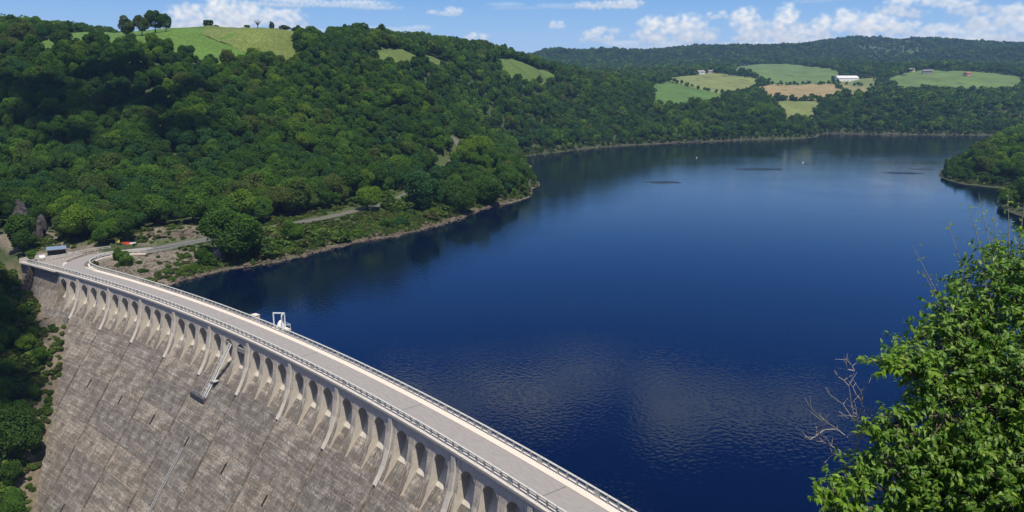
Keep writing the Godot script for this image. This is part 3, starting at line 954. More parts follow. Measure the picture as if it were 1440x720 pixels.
# a crown of leafy sprays spread over several lobes; about 11 m tall, its foot at the origin
func crown_mesh(seed_: int, sprays: int, size: float, shape: Vector3, lobes: int, center := 6.4, ragged := 1.0) -> ArrayMesh:
	var r := RandomNumberGenerator.new()
	r.seed = seed_
	var at := []
	for k in lobes:
		var u := Vector3(r.randfn(), r.randfn() * 0.9, r.randfn()).normalized() * pow(r.randf(), 0.45)
		var p := Vector3(u.x * shape.x, u.y * shape.y, u.z * shape.z) * 0.62
		at.append([p, r.randf_range(0.36, 0.56) * (shape.x + shape.y) * 0.5 * ragged])
	at.append([Vector3.ZERO, shape.x * 0.62])
	var b := Builder.new()
	var made := 0
	var tries := 0
	while made < sprays and tries < sprays * 6:
		tries += 1
		var l: Array = at[r.randi() % at.size()]
		var d := Vector3(r.randfn(), r.randfn() + 0.25, r.randfn()).normalized()
		var inner := 1.0 if r.randf() < 0.8 else r.randf_range(0.6, 1.0)
		var p: Vector3 = l[0] + d * l[1] * inner * r.randf_range(0.9, 1.1)
		var hidden := false
		for o in at:
			if o != l and (p - o[0]).length() < o[1] * 0.72:
				hidden = true
				break
		if hidden: continue
		made += 1
		var n := (d + (p / shape.x) * 0.35 + Vector3(r.randfn(), r.randfn(), r.randfn()) * 1.0 + Vector3.UP * 0.2).normalized()
		var s := n.cross(Vector3(r.randfn(), r.randfn(), r.randfn())).normalized()
		var t := n.cross(s)
		var w := size * r.randf_range(0.65, 1.35)
		p.y += center
		var bend := n * w * 0.16
		var tone := r.randf_range(0.68, 1.32)
		var col := Color(tone * r.randf_range(0.9, 1.15), tone, tone * r.randf_range(0.75, 1.2))
		b.quad(p - s * w * 0.55 - bend, p - t * w * r.randf_range(0.3, 0.5), p + s * w * 0.55 - bend, p + t * w * r.randf_range(0.35, 0.6))
		for k in 6: b.c.append(col)
	return b.mesh()

func trunk_mesh(seed_: int, thick := 0.26) -> ArrayMesh:
	var r := RandomNumberGenerator.new()
	r.seed = seed_
	var b := Builder.new()
	var lean := Vector3(r.randfn() * 0.25, 0, r.randfn() * 0.25)
	var top := Vector3(0, 6.2, 0) + lean
	b.tube([Vector3(0, -0.8, 0), Vector3(0, 0.3, 0) , Vector3(0, 3, 0) + lean * 0.4, top, top + Vector3(lean.z, 2.4, -lean.x)], [thick * 1.5, thick * 1.1, thick * 0.85, thick * 0.6, thick * 0.15], 7)
	for k in 5:
		var w := TAU * k / 5.0 + r.randf()
		var y := r.randf_range(3.0, 5.6)
		var foot := Vector3(0, y, 0) + lean * (y / 6.2)
		var out := Vector3(cos(w), r.randf_range(0.5, 1.0), sin(w)) * r.randf_range(1.8, 2.9)
		b.tube([foot, foot + out * 0.5 + Vector3.DOWN * 0.1, foot + out], [thick * 0.45, thick * 0.3, thick * 0.1], 5)
	return b.mesh()

func make_tree_kit() -> void:
	bark = grained("bark", Color(0.10, 0.085, 0.07), 0.95, 1.2, 0.4)
	for t in LEAF_TONES:
		leaf_mats.append(leaf_material("foliage", t))
	var shapes := [Vector3(4.6, 4.3, 3.9), Vector3(3.4, 5.3, 3.6), Vector3(5.2, 3.9, 4.4), Vector3(3.0, 4.9, 3.6), Vector3(4.4, 4.7, 4.9)]
	crowns["near"] = []
	crowns["mid"] = []
	crowns["far"] = []
	crowns["big"] = []
	for k in 5:
		crowns["near"].append(crown_mesh(200 + k, 4600, 0.40, shapes[k], 20, 6.4, 0.72))
		crowns["mid"].append(crown_mesh(300 + k, 1100, 0.78, shapes[k], 16, 6.4, 0.8))
		trunk_meshes.append(trunk_mesh(400 + k))
	for k in 3: crowns["far"].append(crown_mesh(500 + k, 170, 1.9, shapes[k], 9))
	crowns["bush"] = []
	for k in 3: crowns["bush"].append(crown_mesh(700 + k, 3800, 0.40, [Vector3(4.6, 3.0, 4.2), Vector3(4.0, 3.3, 4.6), Vector3(4.9, 2.7, 4.4)][k], 20, 2.7, 0.7))
	for k in 4: crowns["big"].append(crown_mesh(600 + k, 9000, 0.30, shapes[k], 22, 6.2, 0.72))

func leaf_material(key: String, t: Color) -> StandardMaterial3D:
	var m := StandardMaterial3D.new()
	m.resource_name = key
	m.albedo_color = t.linear_to_srgb()
	m.vertex_color_use_as_albedo = true
	m.roughness = 0.7
	m.metallic_specular = 0.3
	m.backlight_enabled = true
	m.backlight = Color(0.74, 0.86, 0.34)
	return m

func tree(called: String, label: String, at: Vector3, high: float, wide: float, tone: int, kind := "near", variant := -1, group := "", trunk := true) -> Node3D:
	var t := thing(called, label, "tree" if called.contains("tree") else "bush", at, rng.randf() * TAU, group)
	var k: int = variant if variant >= 0 else rng.randi() % crowns[kind].size()
	var s := Vector3(wide / 8.8, high / (11.0 if kind != "bush" else 6.0), wide / 8.8)
	part("crown", crowns[kind][k], leaf_mats[tone], t, Transform3D(Basis.from_scale(s), Vector3.ZERO))
	if trunk: part("trunk", trunk_meshes[k % 5], bark, t, Transform3D(Basis.from_scale(s), Vector3.ZERO))
	return t

func in_view(x: float, z: float, wider := 0.0) -> bool:
	return z < -20.0 and absf(x) < -z * (0.70 + wider) + 20.0

func wooded(x: float, z: float, h: float) -> bool:
	if h < (0.8 if z > -600.0 and x < 150.0 else 0.35) and (x > -110.0 or z < -225.0): return false
	var dx := x - DAM_X
	var dz := z - DAM_Z
	var rr := sqrt(dx * dx + dz * dz) - DAM_R
	if rr < 8.0 and z > -330.0:
		if x > -100.0 or h < -62.0: return false
		if rr > -8.0 and x > -142.0: return false
		if h < 4.0 and -rr < pier_front(h - CREST) + 2.0: return false
	for b in BARE + CLEAR:
		if Vector2(x - b[0], z - b[1]).length() < b[2]: return false
	if road_near(x, z).x < (7.5 if z > -380.0 else 5.2): return false
	if x > -75.0 and z > -60.0: return false
	if z > -345.0 and z < -250.0 and x > -125.0:       # the strip between shore road and water stays open
		for i in ROAD.size() - 1:
			if z <= ROAD[i].z and z > ROAD[i + 1].z and x > ROAD[i].x: return false
	if z < -545.0 and x < -135.0 and x > -330.0 and z > -800.0: return false
	if Geometry2D.is_point_in_polygon(Vector2(x, z), meadow_shapes["clearing"]): return fmod(absf(x * 7.3 + z * 3.1), 1.0) < 0.3
	return not in_meadow(x, z)

func plant_forest() -> void:
	rng.seed = 1234
	var clump := noise(71, 0.018, 3)
	var found := []
	# near and middle slopes
	for tier in [["near", 4.9, 200.0, 640.0], ["mid", 6.3, 640.0, 1250.0], ["far", 9.3, 1250.0, 4300.0]]:
		var s: float = tier[1]
		var lo: float = tier[2]
		var hi: float = tier[3]
		var iz := int(-hi / s)
		var z_end := -150.0 if tier[0] == "near" else -lo * 0.76
		while iz * s < z_end:
			var half := 0.72 * hi + 40.0
			var ix := int(-half / s)
			while ix * s < half:
				var x := (ix + rng.randf_range(0.1, 0.9)) * s
				var z := (iz + rng.randf_range(0.1, 0.9)) * s
				ix += 1
				var d := sqrt(x * x + z * z)
				if d >= hi or (d < lo and tier[0] != "near") or not in_view(x, z, 0.03): continue
				if tier[0] == "near" and d < 150.0: continue
				var h := ground(x, z)
				if not wooded(x, z, h): continue
				var c := clump.get_noise_2d(x, z)
				var scale := (0.68 + 0.72 * pow(rng.randf(), 1.5)) * (1.0 + 0.35 * c)
				if tier[0] == "far": scale *= 1.0
				if tier[0] == "near" and d > 400.0: scale *= 0.85
				if z > -232.0 and z < -180.0 and x < -100.0: scale *= 0.65 if h < -8.0 else 0.5
				if tier[0] == "mid": scale *= 1.05
				if h < 3.0 and h > -0.5 and z < -222.0: scale *= 0.55
				var pick := c * 3.0 + rng.randfn() * 1.1
				var tone := 0
				if pick < -1.4: tone = 5
				elif pick < -0.6: tone = 0
				elif pick < 0.0: tone = 7
				elif pick < 0.7: tone = 1
				elif pick < 1.5: tone = 2
				elif pick < 2.0: tone = 4 if rng.randf() < 0.5 else 6
				else: tone = 3
				found.append([tier[0], Vector3(x, h - 0.35, z), scale, tone, scale / d])
			iz += 1
	# hedges and field trees round the far meadows
	for key in ["bright", "pale", "upper", "hay", "lakeside", "farm", "barnyard"]:
		var poly: PackedVector2Array = meadow_shapes[key]
		for i in poly.size():
			var a := poly[i]
			var c := poly[(i + 1) % poly.size()]
			for k in int(a.distance_to(c) / 6.0):
				if rng.randf() < 0.35: continue
				var p := a.lerp(c, rng.randf()) + Vector2(rng.randfn(), rng.randfn()) * 2.5
				found.append(["far", Vector3(p.x, ground(p.x, p.y) + 0.6, p.y), rng.randf_range(0.25, 0.75), [0, 1, 2, 5, 7][rng.randi() % 5], 0.0001])
	# the close-set trees of the gorge side
	for k in 900:
		var x := rng.randf_range(-178.0, -104.0)
		var z := rng.randf_range(-226.0, -128.0)
		var h := ground(x, z)
		if not in_view(x, z) or not wooded(x, z, h): continue
		var close := false
		for q in found:
			if q[1].z > -226.0 and Vector2(q[1].x - x, q[1].z - z).length() < 4.6:
				close = true
				break
		if not close: found.append(["near", Vector3(x, h - 0.35, z), rng.randf_range(0.7, 1.25) * (1.0 if z > -180.0 else (0.65 if h < -8.0 else 0.5)), [0, 7, 5, 1][rng.randi() % 4], 0.01])
	# the trees that show largest are things of their own
	var near := found.filter(func(q): return q[0] == "near" and absf(q[1].x) < -q[1].z * 0.665)
	near.sort_custom(func(p, q): return p[4] > q[4])
	var single := {}
	for k in mini(285, near.size()): single[near[k]] = true
	var words := ["dark green", "mid green", "fresh green", "yellow-green", "olive green", "blue-green", "grey-green", "deep green"]
	for q in near.slice(0, 285):
		var p: Vector3 = q[1]
		var place := "high in the wood under the hilltop meadow"
		if p.z > -226.0: place = "on the shaded gorge side left of the dam"
		elif p.z > -262.0 and p.x < -125.0: place = "close behind the terrace and shelter"
		elif p.z > -300.0 and p.x < -150.0: place = "on the slope left of the road cutting"
		elif p.z > -310.0 and p.x < -105.0: place = "just above the pale road cutting"
		elif p.z > -330.0 and p.x < -70.0: place = "on the slope behind the big lakeside tree"
		elif p.x > -75.0 and p.z > -370.0: place = "above the shore road by the bright round tree"
		elif p.x > -50.0: place = "on the headland around the hillside road"
		elif p.x > -110.0: place = "half-way up the sunny slope over the headland"
		var size := "small" if q[2] < 0.8 else ("mid-sized" if q[2] < 1.05 else ("tall" if q[2] < 1.3 else "very large"))
		tree("forest_tree", "%s %s tree %s" % [size, words[q[3]], place], q[1], 11.0 * q[2], 8.8 * q[2] * rng.randf_range(0.9, 1.1), q[3], "near", -1, "%s %s trees %s" % [size, words[q[3]], place])
	var stuff := {}
	for q in found:
		if q[0] == "near" and single.has(q): continue
		var key: String = q[0] + str(rng.randi() % crowns[q[0]].size())
		if not stuff.has(key): stuff[key] = []
		stuff[key].append(q)
	var white := leaf_material("forest_foliage", Color(1, 1, 1))
	var holders := {}
	for n in [["near", "hillside_forest"], ["mid", "lakeside_forest"], ["far", "distant_forest"]]:
		var o := Node3D.new()
		o.name = n[1]
		o.set_meta("kind", "stuff")
		o.set_meta("label", {"near": "dense green broad-leaved forest covering the hill left of the lake", "mid": "band of woods along the far banks of the lake", "far": "dark bluish woods on the distant hills"}[n[0]])
		o.set_meta("category", "forest")
		add_child(o)
		holders[n[0]] = o
	for key in stuff:
		var list: Array = stuff[key]
		var kind: String = list[0][0]
		var mm := MultiMesh.new()
		mm.transform_format = MultiMesh.TRANSFORM_3D
		mm.use_colors = true
		var v := int(key.right(1))
		var base: ArrayMesh = crowns[kind][v]
		var both := ArrayMesh.new()
		both.add_surface_from_arrays(Mesh.PRIMITIVE_TRIANGLES, base.surface_get_arrays(0))
		both.surface_set_material(0, white)
		mm.mesh = both
		mm.instance_count = list.size()
		for i in list.size():
			var q: Array = list[i]
			var s: float = q[2]
			var w := s * rng.randf_range(0.9, 1.12)
			mm.set_instance_transform(i, Transform3D(Basis(Vector3.UP, rng.randf() * TAU).scaled(Vector3(w, s, w)), q[1]))
			var t: Color = LEAF_TONES[q[3]]
			var f := rng.randf_range(0.85, 1.15)
			mm.set_instance_color(i, Color(t.r * f, t.g * f, t.b * f))
		var mi := MultiMeshInstance3D.new()
		mi.name = "tree_canopy"
		mi.multimesh = mm
		holders[kind].add_child(mi, true)
	print("trees: ", found.size())

func foot(x: float, z: float, sink := 0.3) -> Vector3:
	return Vector3(x, ground(x, z) - sink, z)

func plant_single_trees() -> void:
	rng.seed = 99
	# by the water
	tree("lakeside_tree", "big dark round tree standing at the water's edge near the dam end", foot(-91.5, -246.0, 4.6), 24.0, 23.0, 7, "big", 0)
	tree("lakeside_tree", "mid-sized round green tree right of the big tree by the shore road", foot(-79.0, -271.0, 2.4), 12.0, 10.5, 2, "big", 1)
	tree("lakeside_tree", "bright green round tree beside the shore road with its shadow on the asphalt", foot(-61.0, -322.5, 3.0), 15.0, 13.0, 3, "big", 2)
	tree("lakeside_tree", "tall blue-green tree on the shore left of the dark pair on the headland", foot(-39.5, -337.0, 4.8), 25.0, 21.0, 5, "big", 3)
	tree("lakeside_tree", "dark dense tree leaning over the rocky shore of the headland", foot(-24.0, -350.0, 4.2), 21.0, 18.0, 0, "big", 0)
	tree("lakeside_tree", "broad dark tree on top of the headland below the hillside road", foot(-13.0, -377.0, 4.2), 21.0, 20.0, 7, "big", 2)
	tree("lakeside_tree", "rounded tree at the tip of the wooded headland", foot(-3.5, -412.0, 3.6), 18.0, 17.0, 1, "big", 1)
	# bushes on the bank
	var bushes := [
		[-119.0, -230.5, 4.6, 6.4, 2, "bright green bush inside the road bend, the nearer of the pair"], [-122.8, -234.0, 4.0, 5.0, 1, "bright green bush inside the road bend, the farther of the pair"],
		[-103.0, -251.0, 2.4, 5.0, 1, "green bush against the white roadside fence"], [-97.5, -239.0, 4.6, 7.0, 7, "dark bush on the rubble bank left of the big tree"], [-99.0, -232.5, 2.6, 4.6, 2, "low bush at the water's edge below the rubble bank"],
		[-80.5, -255.5, 2.4, 8.0, 2, "spreading green bush on the shore right of the big tree"], [-75.0, -262.0, 2.2, 7.0, 4, "grey-green bush on the shore bank below the road"], [-70.5, -272.0, 2.4, 6.0, 1, "round bush on the stony shore below the road"],
		[-66.0, -283.0, 2.0, 8.0, 3, "yellow-green bush between shore road and lake"], [-60.0, -292.0, 2.4, 8.4, 2, "bright green shrub thicket below the bright roadside tree"], [-66.5, -296.0, 2.6, 4.5, 6, "grey-brown half-bare bush beside the shore road"],
		[-50.5, -307.0, 3.6, 9.0, 1, "dense bush above the pale shore rocks"], [-45.5, -312.0, 4.0, 8.0, 5, "blue-green bush at the foot of the tall shore tree"], [-10.0, -384.0, 5.0, 7.0, 2, "light green bush on the stony tip of the headland"], [2.0, -432.0, 4.5, 8.0, 3, "pale green shrub at the far point of the headland"], [-84.0, -251.5, 3.4, 6.0, 2, "low shrub tucked against the right foot of the big tree"]]
	for q in bushes: tree("bush", q[5], foot(q[0], q[1], 0.3), q[2] * 1.1, q[3], q[4], "bush", -1, "", false)
	# the skyline of the left hill
	var tops := [
		[-268.0, -445.0, 17.0, 15.0, 1, "broad green tree on the skyline at the far left, in front"], [-283.0, -462.0, 19.0, 15.0, 6, "tall thin-leaved grey-green tree on the skyline at the far left"], [-262.0, -462.0, 17.0, 15.0, 0, "rounded dark tree at the right end of the far left skyline wood"], [-300.0, -470.0, 18.0, 15.0, 1, "green tree at the picture's left edge on the skyline"],
		[-254.0, -478.0, 9.0, 9.0, 7, "low rounded tree at the left end of the hilltop clump"], [-249.0, -475.0, 11.5, 10.0, 0, "dark round tree second in the hilltop clump"], [-243.0, -472.0, 12.0, 10.0, 7, "darkest round tree at the front of the hilltop clump"], [-240.0, -497.0, 15.0, 12.0, 6, "pale olive tree behind the hilltop clump"], [-232.0, -500.0, 15.0, 10.0, 4, "slender olive tree at the back of the hilltop clump"],
		[-229.0, -512.0, 17.0, 13.0, 0, "tall dark tree on the hilltop, left of the last pair"], [-222.5, -513.0, 14.0, 9.0, 7, "tall dark tree at the right end of the hilltop row"],
		[-214.0, -563.0, 7.5, 8.0, 0, "small dark tree alone on the meadow skyline"], [-210.0, -566.0, 4.0, 5.0, 7, "tiny bush right of the lone dark tree on the meadow skyline"], [-192.0, -580.0, 3.6, 6.0, 1, "low bush on the grassy skyline"],
		[-176.0, -585.0, 7.0, 5.0, 0, "small round tree right of the bare tree on the skyline"], [-166.0, -585.0, 5.0, 9.0, 7, "hedge bush on the skyline before the wooded ridge"], [-158.0, -585.0, 5.5, 10.0, 0, "dark hedge bush where the skyline meets the wooded ridge"],
		[-96.0, -640.0, 9.0, 10.0, 0, "dark tree on the ridge skyline above the slope meadow"], [-60.0, -690.0, 13.0, 9.0, 0, "tallest dark tree on the middle of the ridge skyline"], [-55.0, -692.0, 10.0, 8.0, 7, "dark tree beside the tallest one on the ridge skyline"]]
	for q in tops: tree("hilltop_tree", q[5], foot(q[0], q[1], 0.3 + q[2] * 0.1), q[2] * 1.05, q[3] * 1.1, q[4], "big" if q[2] > 8.0 else "near")
	# a bare tree on the skyline
	var bare := thing("bare_tree", "small leafless tree standing alone on the grassy skyline", "tree", foot(-183.0, -575.0))
	var b := Builder.new()
	b.tube([Vector3(0, -0.5, 0), Vector3(0.1, 3.2, 0)], [0.35, 0.22], 6)
	part("trunk", b.mesh(), bark, bare)
	b = Builder.new()
	for k in 26:
		var w := TAU * k / 26.0 + rng.randf() * 0.3
		var o := Vector3(cos(w) * rng.randf_range(0.6, 1.0), rng.randf_range(0.7, 1.3), sin(w)) * rng.randf_range(2.2, 4.4)
		b.tube([Vector3(0.1, rng.randf_range(2.2, 3.2), 0), Vector3(0.1, 3.0, 0) + o * 0.5, Vector3(0.1, 3.2, 0) + o], [0.13, 0.08, 0.03], 4)
	part("branches", b.mesh(), bark, bare)

# ---------------------------------------------------------------- the tree beside the camera

func leaf_shape() -> ArrayMesh:
	var b := Builder.new()
	var w := [0.0, 0.20, 0.32, 0.30, 0.15, 0.0]
	var y := [0.0, 0.16, 0.40, 0.66, 0.95, 1.35]
	for k in 5:
		for s in [-1.0, 1.0]:
			var a := Vector3(0, 0.05 * sin(y[k] * 3.0), y[k])
			var c := Vector3(0, 0.05 * sin(y[k + 1] * 3.0) - 0.22 * y[k + 1] * y[k + 1], y[k + 1])
			a.y -= 0.22 * y[k] * y[k]
			var d: Vector3 = c + Vector3(s * w[k + 1], 0.12 * w[k + 1], 0)
			var e: Vector3 = a + Vector3(s * w[k], 0.12 * w[k], 0)
			if k == 0: b.tri(a, c, d)
			elif k == 4: b.tri(a, c, e)
			else: b.quad(a, c, d, e)
	return b.mesh()

func plant_foreground() -> void:
	rng.seed = 4321
	var m := leaf_material("near_leaf", Color(1, 1, 1))
	m.roughness = 0.5
	m.metallic_specular = 0.5
	var leaf := leaf_shape()
	var twig := grained("twig_bark", Color(0.16, 0.14, 0.11), 0.9, 0.5)
	var root := Vector3(10.2, ground(10.2, -13.6) - 0.4, -13.6)
	var t := thing("foreground_tree", "large leafy tree with broad bright leaves filling the lower right corner", "tree", root)
	# boughs: where each ends, and the radius of the leafy mass around it
	var masses := [[10.0, 51.7, -14.8, 1.1], [11.5, 51.8, -15.6, 1.3], [8.9, 51.2, -14.4, 0.7], [8.2, 50.75, -14.0, 0.6], [7.3, 50.85, -13.4, 0.3], [6.85, 50.95, -13.1, 0.12], [9.4, 50.3, -13.6, 1.05], [7.9, 49.9, -13.2, 0.55], [7.0, 49.8, -13.0, 0.2], [6.6, 49.68, -13.0, 0.1], [8.8, 49.0, -12.8, 0.9], [8.0, 48.6, -12.9, 0.55], [7.2, 47.9, -12.8, 0.4], [11.0, 50.2, -13.0, 1.5], [10.6, 48.4, -12.6, 1.4], [9.4, 47.6, -12.4, 1.1], [12.4, 50.6, -14.2, 1.5], [8.2, 47.4, -12.7, 0.9], [6.2, 48.2, -12.6, 0.15], [6.1, 47.8, -12.6, 0.3], [10.0, 49.4, -14.6, 1.5], [8.6, 48.2, -14.2, 1.0], [6.7, 47.9, -12.6, 0.4], [7.5, 48.5, -12.9, 0.3], [8.3, 49.3, -13.0, 0.6], [6.0, 47.5, -12.4, 0.4], [6.9, 47.4, -12.4, 0.6], [5.7, 47.6, -12.4, 0.2], [6.2, 48.85, -12.8, 0.25], [6.9, 48.95, -12.9, 0.4], [5.75, 48.6, -12.6, 0.15], [7.6, 49.0, -13.0, 0.4]]
	var trunk := Builder.new()
	var top := Vector3(10.6, 52.0, -14.6) - root
	trunk.tube([Vector3(0, -0.3, 0), Vector3(0.1, 2.5, 0.1), top * 0.6, top], [0.26, 0.2, 0.13, 0.05], 9)
	part("trunk", trunk.mesh(), twig, t)
	var boughs := Builder.new()
	var spots := []
	for q in masses:
		var c := Vector3(q[0], q[1], q[2])
		var r: float = q[3]
		var foot_ := Vector3(10.3, clampf(c.y - 1.6, root.y + 2.0, 51.0), -13.8) - root
		var end := c - root
		var knee := foot_.lerp(end, 0.5) + Vector3(0, -0.15, 0)
		boughs.tube([foot_, knee, end], [0.07, 0.05, 0.025], 5)
		var count := int(150.0 * r * r + 130.0 * r + 9.0)
		for k in count:
			var d := Vector3(rng.randfn(), rng.randfn() * 0.85 + 0.25, rng.randfn()).normalized()
			var p := c + d * r * pow(rng.randf(), 0.42)
			var out := (d + Vector3(rng.randfn(), rng.randfn(), rng.randfn()) * 0.35 + Vector3(-0.25, -0.1, 0.2)).normalized()
			var tip := p + out * rng.randf_range(0.18, 0.38)
			if rng.randf() < 0.5: boughs.tube([p - out * 0.3 - root, p - root, tip - root], [0.012, 0.009, 0.004], 3)
			for j in rng.randi_range(8, 13):
				var at := p.lerp(tip, j / 9.0)
				var w := TAU * rng.randf()
				var s := out.cross(Vector3.UP).normalized()
				var side := s * cos(w) + out.cross(s) * sin(w)
				var dir := (side + out * 0.6 + Vector3.DOWN * 0.5).normalized()
				var n := (Vector3.UP * 1.1 + Vector3(rng.randfn(), rng.randfn(), rng.randfn()) * 0.45 + d * 0.35)
				n = (n - dir * n.dot(dir)).normalized()
				var size := rng.randf_range(0.055, 0.115)
				var tone := rng.randf_range(0.75, 1.3)
				var young := rng.randf()
				var col := Color(0.085, 0.195, 0.022).lerp(Color(0.190, 0.300, 0.028), young * young) * tone
				spots.append([Transform3D(Basis(n.cross(dir) * size, n * size, dir * size), at - root), col, (at - Vector3(0, 55.74, 0)).length() - size * 8.0])
	part("boughs", boughs.mesh(), twig, t)
	spots.sort_custom(func(p, q): return p[2] < q[2])
	# the leaves that show largest one by one, the rest together
	var tints := []
	for k in 6: tints.append(leaf_material("near_leaf_tint", Color(0.085, 0.195, 0.022).lerp(Color(0.190, 0.300, 0.028), k / 6.0)))
	var shown := 0
	var rest := []
	for q in spots:
		var p: Vector3 = q[0].origin + root
		if shown < 290 and absf(p.x) < -p.z * 0.66:
			part("leaf", leaf, tints[rng.randi() % 6], t, q[0])
			shown += 1
		else: rest.append(q)
	var mm := MultiMesh.new()
	mm.transform_format = MultiMesh.TRANSFORM_3D
	mm.use_colors = true
	var lm: ArrayMesh = leaf.duplicate()
	lm.surface_set_material(0, m)
	mm.mesh = lm
	mm.instance_count = rest.size()
	for i in rest.size():
		mm.set_instance_transform(i, rest[i][0])
		mm.set_instance_color(i, rest[i][1])
	var mi := MultiMeshInstance3D.new()
	mi.name = "leaves"
	mi.multimesh = mm
	mi.set_meta("kind", "stuff")
	t.add_child(mi)
	print("leaves: ", spots.size())

	# thin sprigs with small leaves that rise behind the crown
	var sprig := thing("sapling", "thin pale-stemmed sapling with sparse small leaves rising behind the leafy tree", "tree", Vector3(11.2, ground(11.2, -17.5) - 0.3, -17.5))
	var stems := Builder.new()
	var small := []
	for q in [[9.3, 52.9], [9.7, 53.4], [9.95, 53.5], [10.3, 53.3], [10.6, 53.6], [11.0, 53.7], [8.6, 52.3], [8.9, 51.7]]:
		var tip := Vector3(q[0] + 0.55, q[1] + 0.0, -17.2) - sprig.position
		var low := Vector3(0.1, tip.y - 3.0 - rng.randf(), 0.0)
		var knee := low.lerp(tip, 0.55) + Vector3(0.25, -0.1, 0)
		stems.tube([Vector3(0, -0.3, 0), Vector3(0, low.y - 1.0, 0), low, knee, tip], [0.03, 0.028, 0.022, 0.014, 0.004], 5)
		for k in 26:
			var f := rng.randf()
			var p := knee.lerp(tip, f) + Vector3(rng.randfn(), rng.randfn(), rng.randfn()) * 0.10
			var dir := Vector3(rng.randfn(), rng.randfn(), rng.randfn()).normalized()
			var n := dir.cross(Vector3(rng.randfn(), rng.randfn(), rng.randfn())).normalized()
			var s := rng.randf_range(0.045, 0.08)
			small.append(Transform3D(Basis(n.cross(dir) * s, n * s, dir * s), p))
	part("stem", stems.mesh(), plain("pale_twig", Color(0.34, 0.31, 0.26)), sprig)
	var sm := MultiMesh.new()
	sm.transform_format = MultiMesh.TRANSFORM_3D
	sm.mesh = leaf
	sm.instance_count = small.size()
	for i in small.size(): sm.set_instance_transform(i, small[i])
	var si := MultiMeshInstance3D.new()
	si.name = "leaves"
	si.multimesh = sm
	si.material_override = leaf_material("sprig_leaf", Color(0.14, 0.19, 0.05))
	si.set_meta("kind", "stuff")
	sprig.add_child(si)

	# the dead branches over the water
	var dead := thing("dead_shrub", "bare pale dead branches reaching over the dark water left of the leafy tree", "branch", Vector3(8.6, ground(8.6, -16.0) - 0.3, -16.0))
	var wood := plain("dead_wood", Color(0.36, 0.33, 0.30), 0.85)
	var at0 := Vector3(7.95, 47.6, -16.0) - dead.position
	var stem := Builder.new()
	stem.tube([Vector3.ZERO, Vector3(-0.3, at0.y * 0.5, 0), at0], [0.05, 0.035, 0.022], 6)
	part("stem", stem.mesh(), wood, dead)
	# each branch: points right and up from the fork, in metres
	var limbs := [
		[Vector2(0, 0), Vector2(-0.12, 0.30), Vector2(-0.55, 0.62), Vector2(-1.05, 1.02), Vector2(-1.5, 1.45), Vector2(-1.58, 1.75)], [Vector2(-0.12, 0.30), Vector2(-0.22, 0.85), Vector2(-0.5, 1.25), Vector2(-0.95, 1.6), Vector2(-1.02, 1.78)],
		[Vector2(-0.22, 0.85), Vector2(-0.34, 1.3), Vector2(-0.44, 1.72), Vector2(-0.38, 2.1)], [Vector2(0, 0), Vector2(0.12, 0.42), Vector2(0.16, 0.8), Vector2(0.22, 1.0)], [Vector2(-0.55, 0.62), Vector2(-0.95, 0.72), Vector2(-1.42, 0.68), Vector2(-1.56, 0.80)],
		[Vector2(-0.3, 0.02), Vector2(-0.62, 0.18), Vector2(-0.95, 0.42), Vector2(-1.2, 0.55)], [Vector2(-0.62, 0.18), Vector2(-0.8, 0.42), Vector2(-0.86, 0.5)], [Vector2(-0.12, 0.30), Vector2(-0.1, 0.85), Vector2(-0.16, 1.4), Vector2(-0.2, 1.72)], [Vector2(-0.1, 0.5), Vector2(0.05, 0.75), Vector2(0.0, 1.2), Vector2(-0.05, 1.4)], [Vector2(-0.3, 0.02), Vector2(-0.55, -0.05), Vector2(-0.8, -0.25)], [Vector2(0, 0), Vector2(-0.3, 0.02)]]
	for k in 14:
		var from: Array = limbs[rng.randi() % 8]
		var at: Vector2 = from[1 + rng.randi() % (from.size() - 1)]
		var way := Vector2(rng.randf_range(-1.0, 0.25), rng.randf_range(0.2, 1.0)).normalized()
		var l := [at]
		for q in 3: l.append(l[-1] + (way + Vector2(rng.randfn(), rng.randfn()) * 0.25) * 0.17)
		limbs.append(l)
	for l in limbs:
		var b := Builder.new()
		var pts := []
		var radii := []
		for k in l.size():
			pts.append(at0 + Vector3(l[k].x, l[k].y, 0.35 * sin(l[k].x * 3.0) + 0.12 * l[k].y))
			radii.append(lerpf(0.012, 0.0055, k / float(l.size() - 1)))
			if k > 0 and k < l.size() - 1:
				var q: Vector2 = l[k] + Vector2(rng.randf_range(-0.22, 0.12), rng.randf_range(0.1, 0.28))
				var q2: Vector2 = l[k] + Vector2(rng.randf_range(-0.3, 0.2), rng.randf_range(-0.05, 0.3))
				b.tube([pts[k], at0 + Vector3(q2.x, q2.y, pts[k].z - at0.z - 0.08)], [0.0055, 0.0035], 4)
				b.tube([pts[k], at0 + Vector3(q.x, q.y, pts[k].z - at0.z + 0.08)], [0.0055, 0.0035], 4)
		b.tube(pts, radii, 5)
		part("branch", b.mesh(), wood, dead)

# ---------------------------------------------------------------- smaller things

func rock_mesh(seed_: int, flat := 0.7, chip := 0.18) -> ArrayMesh:
	var r := RandomNumberGenerator.new()
	r.seed = seed_
	var f := noise(seed_, 0.9, 3)
	var b := Builder.new()
	var rows := []
	var nu := 9
	var nv := 6
	for j in nv + 1:
		var row := []
		for i in nu:
			var u := TAU * i / nu
			var w := PI * j / nv
			var d := Vector3(sin(w) * cos(u), cos(w), sin(w) * sin(u))
			var q := 0.75 + 0.5 * f.get_noise_3dv(d * 1.3)
			var cut := d * q
			cut.y *= flat
			cut = Vector3(snappedf(cut.x, chip), snappedf(cut.y, chip * 0.9), snappedf(cut.z, chip)).lerp(cut, 0.4)
			row.append(cut)
		rows.append(row)
	for j in nv:
		for i in nu:
			var k := (i + 1) % nu
			b.quad(rows[j][i], rows[j][k], rows[j + 1][k], rows[j + 1][i])
	return b.mesh()

